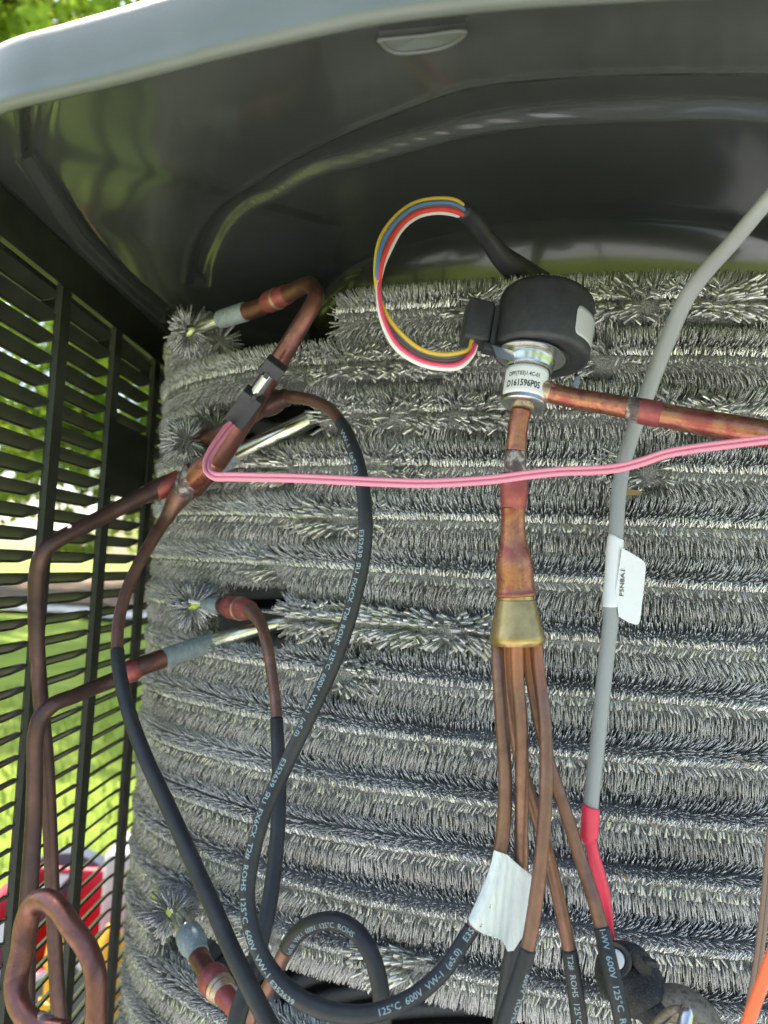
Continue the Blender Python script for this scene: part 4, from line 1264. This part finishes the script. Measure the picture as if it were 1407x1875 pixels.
# ------------------------------------------------------------------ clip on sensor with pink twin lead
sA = P(512, 660, .352); sB = P(418, 790, .380)
t = thing('temperature_sensor', P(450, 730, .37), 'black and silver temperature sensor clipped on the copper riser with a pink twin lead', 'sensor')
sd_ = (sB - sA); sL = sd_.length; sd_.normalize()
sv = (CAM - (sA + sB) / 2); sv = (sv - sd_ * sv.dot(sd_)).normalized(); sx = sd_.cross(sv)
def sbox(name, l0, l1, w, d0, d1, mat, bev, xo=0.0, par=None):
    bm = bmesh.new()
    box_bm(bm, (0, 0, 0), (w, d1 - d0, (l1 - l0)), bevel=bev)
    for v in bm.verts:
        a, b, c = v.co
        v.co = sA + sx * (a + xo) + sv * (b + (d0 + d1) / 2) + sd_ * (c + (l0 + l1) / 2)
    return bm_obj(name, bm, mat, par or t)
sbox('end_clip', .000, .0068, .0105, -.0005, .0062, M_plastic, .0005)
sbox('clip_hook', .0055, .0088, .0022, .004, .0066, M_plastic, .0003, .0006)
sbox('clip_foot', .0062, .0092, .0030, .0005, .0058, M_plastic, .0003, -.0042 if sx.x > 0 else .0042)
sbox('sensor_body', .0205, .0398, .0108, -.001, .0075, M_plastic, .0006)
sbox('clip_hook', .0190, .0225, .0022, .0052, .0080, M_plastic, .0003, -.0006)
q = [sA + sd_ * (.004 + .018 * k / 6) + sv * .0032 for k in range(7)]
pp = np.array([(v.x, v.y, v.z, .0029) for v in q]); V, Q, T_ = sweep(pp, 24)
link('silver_probe', mesh_np('silver_probe', V, Q, T_), M_steel, t)
PK = [(432, 772, .372), (419, 782, .366), (404, 802, .358), (389, 824, .350), (380, 844, .343), (381, 862, .336), (394, 872, .330), (420, 873, .322), (470, 874, .312), (540, 875.5, .304), (620, 879, .298), (700, 883, .294), (780, 885, .291), (850, 882, .288), (910, 877, .286), (970, 869, .284), (1030, 863, .282), (1085, 861, .280), (1130, 857, .278), (1175, 846, .275), (1220, 831, .271), (1270, 822, .267), (1330, 814, .262), (1420, 803, .255), (1500, 792, .25)]
for k, sgn in enumerate((-1, 1)):
    q = []
    for i, (x, y, Y) in enumerate(PK):
        a, b = PK[max(0, i - 1)], PK[min(len(PK) - 1, i + 1)]
        dx, dy = b[0] - a[0], b[1] - a[1]; L = math.hypot(dx, dy)
        nx_, ny_ = -dy / L, dx / L
        w = 8.4 if i < 6 else 9.2
        q.append((x + nx_ * 4.2 * sgn, y + ny_ * 4.2 * sgn, Y - .0003 * sgn, w))
    tube('pink_lead', q, M_pink, t, nseg=14)

# ------------------------------------------------------------------ grey cable with its white tag and red shrink sleeve
t = thing('grey_cable', P(1080, 1480, .32), 'grey round cable slanting down behind the copper pipe, red shrink sleeve at its lower end', 'cable')
tube('jacket', [(1500, 262, .235, 30), (1405, 368, .25, 30), (1340, 445, .268, 30), (1290, 500, .285, 31), (1256, 548, .297, 31), (1230, 605, .308, 31), (1205, 668, .317, 30), (1182, 730, .323, 30), (1160, 790, .327, 28), (1143, 845, .327, 27), (1134, 900, .325, 27), (1128, 980, .322, 27), (1122, 1070, .32, 27), (1118, 1140, .319, 28), (1108, 1230, .318, 28), (1098, 1330, .317, 27), (1088, 1420, .316, 27), (1081, 1490, .315, 27)], M_grey, t, nseg=28)
tube('red_collar', [(1083, 1476, .315, 31), (1082, 1480, .315, 32), (1081, 1505, .315, 31), (1079.5, 1532, .315, 31), (1081, 1537, .315, 27), (1084, 1541, .315, 22)], M_red, t, nseg=28, step=.0005)
tube('red_sleeve', [(1082, 1536, .315, 21), (1086, 1560, .316, 21), (1093, 1590, .318, 25), (1103, 1630, .322, 26), (1110, 1665, .325, 22), (1116, 1700, .328, 16), (1120, 1745, .331, 14)], M_red, t, nseg=20)
g = thing('cable_tag', P(1140, 1110, .318), 'white paper tag wrapped round the grey cable, its flap sticking out to the right', 'tag')
tube('wrapped_band', [(1128.6, 985, .3215, 28.8), (1128, 986, .3215, 29.6), (1122.5, 1060, .3198, 30), (1119, 1110, .3188, 30), (1119, 1111, .3188, 29)], M_white_label, g, nseg=32, step=.0008)
fl = [(1139, 1004), (1150, 1009), (1176, 1025), (1181, 1030), (1183, 1040), (1178, 1090), (1172, 1138), (1169, 1143), (1164, 1144), (1150, 1139), (1133, 1129), (1128, 1080)]
bm = bmesh.new()
fa_ = [bm.verts.new(P(x, y, .3155 + (x - 1128) * .00012)) for x, y in fl]; fb_ = [bm.verts.new(P(x, y, .3159 + (x - 1128) * .00012)) for x, y in fl]
bm.faces.new(fa_); bm.faces.new(fb_[::-1])
for i in range(len(fl)): bm.faces.new((fa_[i], fb_[i], fb_[(i + 1) % len(fl)], fa_[(i + 1) % len(fl)]))
bm_obj('flap', bm, M_white_label, g, smooth=False)
def tagtxt(x, y):      # x runs up the tag, y to the left
    return P(1138.5 - y * 1.0 + x * .07, 1092 - x, .3153 + (10 - y) * .00012)
text_map('printed_text', "P5NBA.I", 10.5, tagtxt, M_ink, g, .1, 1.35)

# ------------------------------------------------------------------ white tape wrapped round two capillaries
def tape():
    L = [(906, 1558), (900, 1580), (890, 1610), (878, 1640), (868, 1665), (861, 1690), (864, 1694)]
    R_ = [(931, 1566), (952, 1590), (974, 1606), (978, 1626), (977, 1642), (968, 1678), (956, 1712)]
    L = [(905, 1557), (899, 1582), (889, 1612), (876, 1642), (866, 1664), (859, 1688), (880, 1707), (918, 1722), (930, 1742)]
    R_ = [(929, 1565), (950, 1584), (976, 1607), (975, 1622), (979, 1640), (970, 1672), (966, 1700), (953, 1722), (941, 1741)]
    nu = 30
    Lc = catmull(np.array([(a, b, 0) for a, b in L], float), 3); Rc = catmull(np.array([(a, b, 0) for a, b in R_], float), 3)
    nv = 46
    def res(c):
        d = np.concatenate([[0], np.cumsum(np.linalg.norm(np.diff(c, axis=0), axis=1))]); s = np.linspace(0, d[-1], nv)
        return np.stack([np.interp(s, d, c[:, k]) for k in range(2)], 1)
    Lc, Rc = res(Lc), res(Rc)
    def tubes_x(py):
        # pixel columns of the two wrapped tubes at this row
        a = np.interp(py, [1560, 1630, 1688, 1722], [916, 898, 872, 850]); b = np.interp(py, [1520, 1600, 1680, 1745], [955, 954, 946, 938])
        return a, b
    V = []
    for front in (True, False):
        for j in range(nv):
            for i in range(nu + 1):
                u = i / nu
                x = Lc[j, 0] * (1 - u) + Rc[j, 0] * u; y = Lc[j, 1] * (1 - u) + Rc[j, 1] * u
                a, b = tubes_x(y)
                Ya, Yb = float(np.interp(y, [1560, 1630, 1688, 1722], [.298, .294, .290, .288])), .300
                r = 14.2
                h = 1.5
                for (cx_, ) in ((a,), (b,)):
                    dd = abs(x - cx_)
                    if dd < r: h = max(h, math.sqrt(r * r - dd * dd))
                # taut between the tubes
                if a < x < b: h = max(h, r * (.80 + .1 * math.sin(x * .5 + y * .05)))
                Yc = Ya + (Yb - Ya) * min(1, max(0, (x - a) / max(1, b - a)))
                edge = min(u, 1 - u) * nu
                wr = .9 * math.sin(x * .42 + y * .06) + .6 * math.sin(x * .9 - y * .11 + 1) + .5 * math.sin(y * .21)
                h = max(h + wr, h * .97 + .2) + 4.2
                Y = Yc - (h + .8) * PXM if front else Yc + (h + .3) * PXM
                V.append(P(x, y, Y))
    m = (nu + 1) * nv; F = []
    for j in range(nv - 1):
        for i in range(nu):
            a = j * (nu + 1) + i; b = a + nu + 1
            F.append((a, a + 1, b + 1, b)); F.append((m + a, m + b, m + b + 1, m + a + 1))
        a = j * (nu + 1); b = a + nu + 1
        F.append((a, b, m + b, m + a)); a += nu; b += nu; F.append((a, m + a, m + b, b))
    o = link('masking_tape', mesh('masking_tape', V, F), M_tape, None)
    tag(o, 'crumpled white masking tape wrapped round two capillary tubes', 'tape')
tape()

# ------------------------------------------------------------------ lower left coil inlet and lower right boot
t = thing('coil_inlet_stub', P(360, 1740, .40), 'silver tube leaving a rosette of fins into a short red copper fitting', 'tube stub')
tube('aluminium_stub', [(292, 1640, .46, 30), (306, 1652, .445, 34), (322, 1664, .43, 37), (336, 1685, .42, 37), (345, 1710, .412, 36), (352, 1728, .406, 36)], M_alu, t, nseg=28)
lathe_between('grey_coupling', (343, 1704, .4135), (364, 1748, .400), [(0, 36), (.1, 46), (.3, 50), (.6, 49), (.75, 41), (1, 38)], M_fit, t, nseg=36)
tube('copper_stub', [(355, 1732, .405, 35), (364, 1750, .40, 35), (384, 1785, .388, 36), (400, 1808, .38, 36)], M_cu, t, nseg=28)
lathe_between('red_flange', (385, 1786, .3875), (403, 1811, .3785), [(0, 38), (.1, 52), (.2, 55), (.7, 54), (.85, 46), (1, 44)], M_cu_red, t, 36)
lathe_between('braze_ring', (398, 1803, .3812), (412, 1821, .3750), [(0, 44), (.15, 50), (.4, 53), (.55, 47), (.7, 50), (1, 40)], M_braze, t, 36)
tube('red_tail', [(404, 1812, .378, 38), (420, 1832, .372, 35), (437, 1858, .366, 31), (462, 1895, .358, 28)], M_cu_red, t, nseg=24)

t = thing('boot_connector', P(1240, 1870, .29), 'dusty black rubber boot with a white pin, plugged on a dirty metal elbow', 'connector')
def oval(name, pts, mat, nseg=28, par=None):
    pts = [(a_, b_, c_ + .014, d_) for a_, b_, c_, d_ in pts]
    return tube(name, pts, mat, par or t, nseg=nseg, step=.0008)
oval('rubber_boot', [(1112, 1768, .318, 40), (1120, 1772, .316, 76), (1134, 1778, .312, 100), (1152, 1790, .307, 106), (1168, 1808, .302, 100), (1181, 1826, .298, 88), (1190, 1841, .295, 78), (1193, 1846, .2945, 62), (1204, 1860, .292, 58), (1216, 1876, .290, 54)], M_dusty)
oval('boot_lip', [(1138, 1742, .300, 14), (1152, 1739, .297, 24), (1166, 1748, .296, 32), (1176, 1764, .296, 30), (1184, 1784, .297, 18)], M_dusty)
a = P(1128, 1757, .3085)
lathe('socket_rim', a, (CAM + Vector((-.10, 0, 0)) - a), [(-.006, .0050), (.001, .0062), (.0016, .0058), (.001, .0044), (.0002, .0043)], M_plastic, t, 32)
lathe('white_pin', a + (CAM + Vector((-.10, 0, 0)) - a).normalized() * .0004, (CAM + Vector((-.10, 0, 0)) - a), [(0, .0036), (.0012, .0036), (.0015, .0030)], M_white_label, t, 24)
bm = bmesh.new(); box_bm(bm, (0, 0, 0), (.0046, .003, .0022), bevel=.0004)
for v in bm.verts: v.co = P(1192, 1762, .305) + _R * v.co.x + _F * v.co.y + _U * v.co.z - _U * v.co.x * .3
bm_obj('boot_latch', bm, M_dusty, t)
oval('metal_elbow', [(1200, 1848, .297, 50), (1216, 1838, .295, 58), (1238, 1838, .293, 64), (1262, 1850, .291, 68), (1282, 1874, .289, 70), (1294, 1900, .287, 70), (1304, 1940, .285, 70)], M_rust)
oval('polished_stem', [(1252, 1842, .270, 14), (1257, 1852, .268, 22), (1254, 1874, .266, 25), (1247, 1900, .264, 28), (1240, 1940, .262, 30)], M_steel)
oval('clip_ring', [(1196, 1880, .284, 12), (1212, 1862, .279, 14), (1230, 1850, .274, 15), (1246, 1846, .272, 12)], M_rust)

# ------------------------------------------------------------------ wires at the right edge, debris
o, _p = tube('orange_wire', [(1460, 1640, .25, 24), (1420, 1735, .25, 23), (1398, 1795, .25, 22), (1378, 1850, .25, 22), (1350, 1930, .25, 22)], M_orange, None, nseg=16)
tag(o, 'bright orange insulated wire crossing the lower right corner', 'wire')
t = thing('flat_wire', P(1385, 1790, .30), 'brown translucent flat twin wire down the right edge behind the orange wire', 'wire')
for dx in (-4, 4):
    tube('strand', [(1424 + dx, 1440, .31, 9), (1412 + dx, 1530, .308, 9), (1404 + dx, 1620, .306, 9), (1396 + dx, 1700, .304, 9), (1385 + dx, 1780, .302, 9), (1374 + dx, 1840, .30, 9), (1366 + dx, 1920, .30, 9)], M_clearbrown, t, nseg=12)
def dry_leaf():
    V, F = [], []; n = 14
    c = P(1150, 901, .338)
    for i in range(n + 1):
        u = i / n * 2 - 1; w = 6.5 * (1 - u * u) ** .7
        for k in (-1, 0, 1):
            V.append(P(1150 + u * 27, 901 - w * k * .9 + 2 * u, .339 - .0010 * abs(k) + .001 * u * u))
    for i in range(n):
        for k in (0, 1):
            a = i * 3 + k; F.append((a, a + 1, a + 4, a + 3))
    me = mesh('dry_leaf', V, F)
    bm = bmesh.new(); bm.from_mesh(me); bmesh.ops.solidify(bm, geom=bm.faces[:], thickness=.0002); bm.to_mesh(me); bm.free()
    tag(link('dry_leaf', me, M_leafdry, None), 'small curled dry brown leaf caught in the fins behind the grey cable', 'leaf')
dry_leaf()
STR = [(1182, 1496, 1206, 1518, 'thin brown straw lying on the fins right of the red sleeve, upper one'), (1340, 1385, 1400, 1402, 'long thin straw stuck in the fins near the right edge'),
       (1150, 1610, 1128, 1590, 'curled brown straw beside the lower end of the red sleeve')]
for (x0, y0, x1, y1, lab) in STR:
    Yd = .333
    o, _p = tube('straw', [(x0, y0, Yd, 2.6), ((x0 + x1) / 2 + 3, (y0 + y1) / 2 + 4, Yd - .002, 2.4), ((x0 + x1) / 2 + 8, (y0 + y1) / 2 + 3, Yd - .002, 2.2), (x1, y1, Yd, 1.6)], M_straw, None, nseg=6)
    tag(o, lab, 'straw')
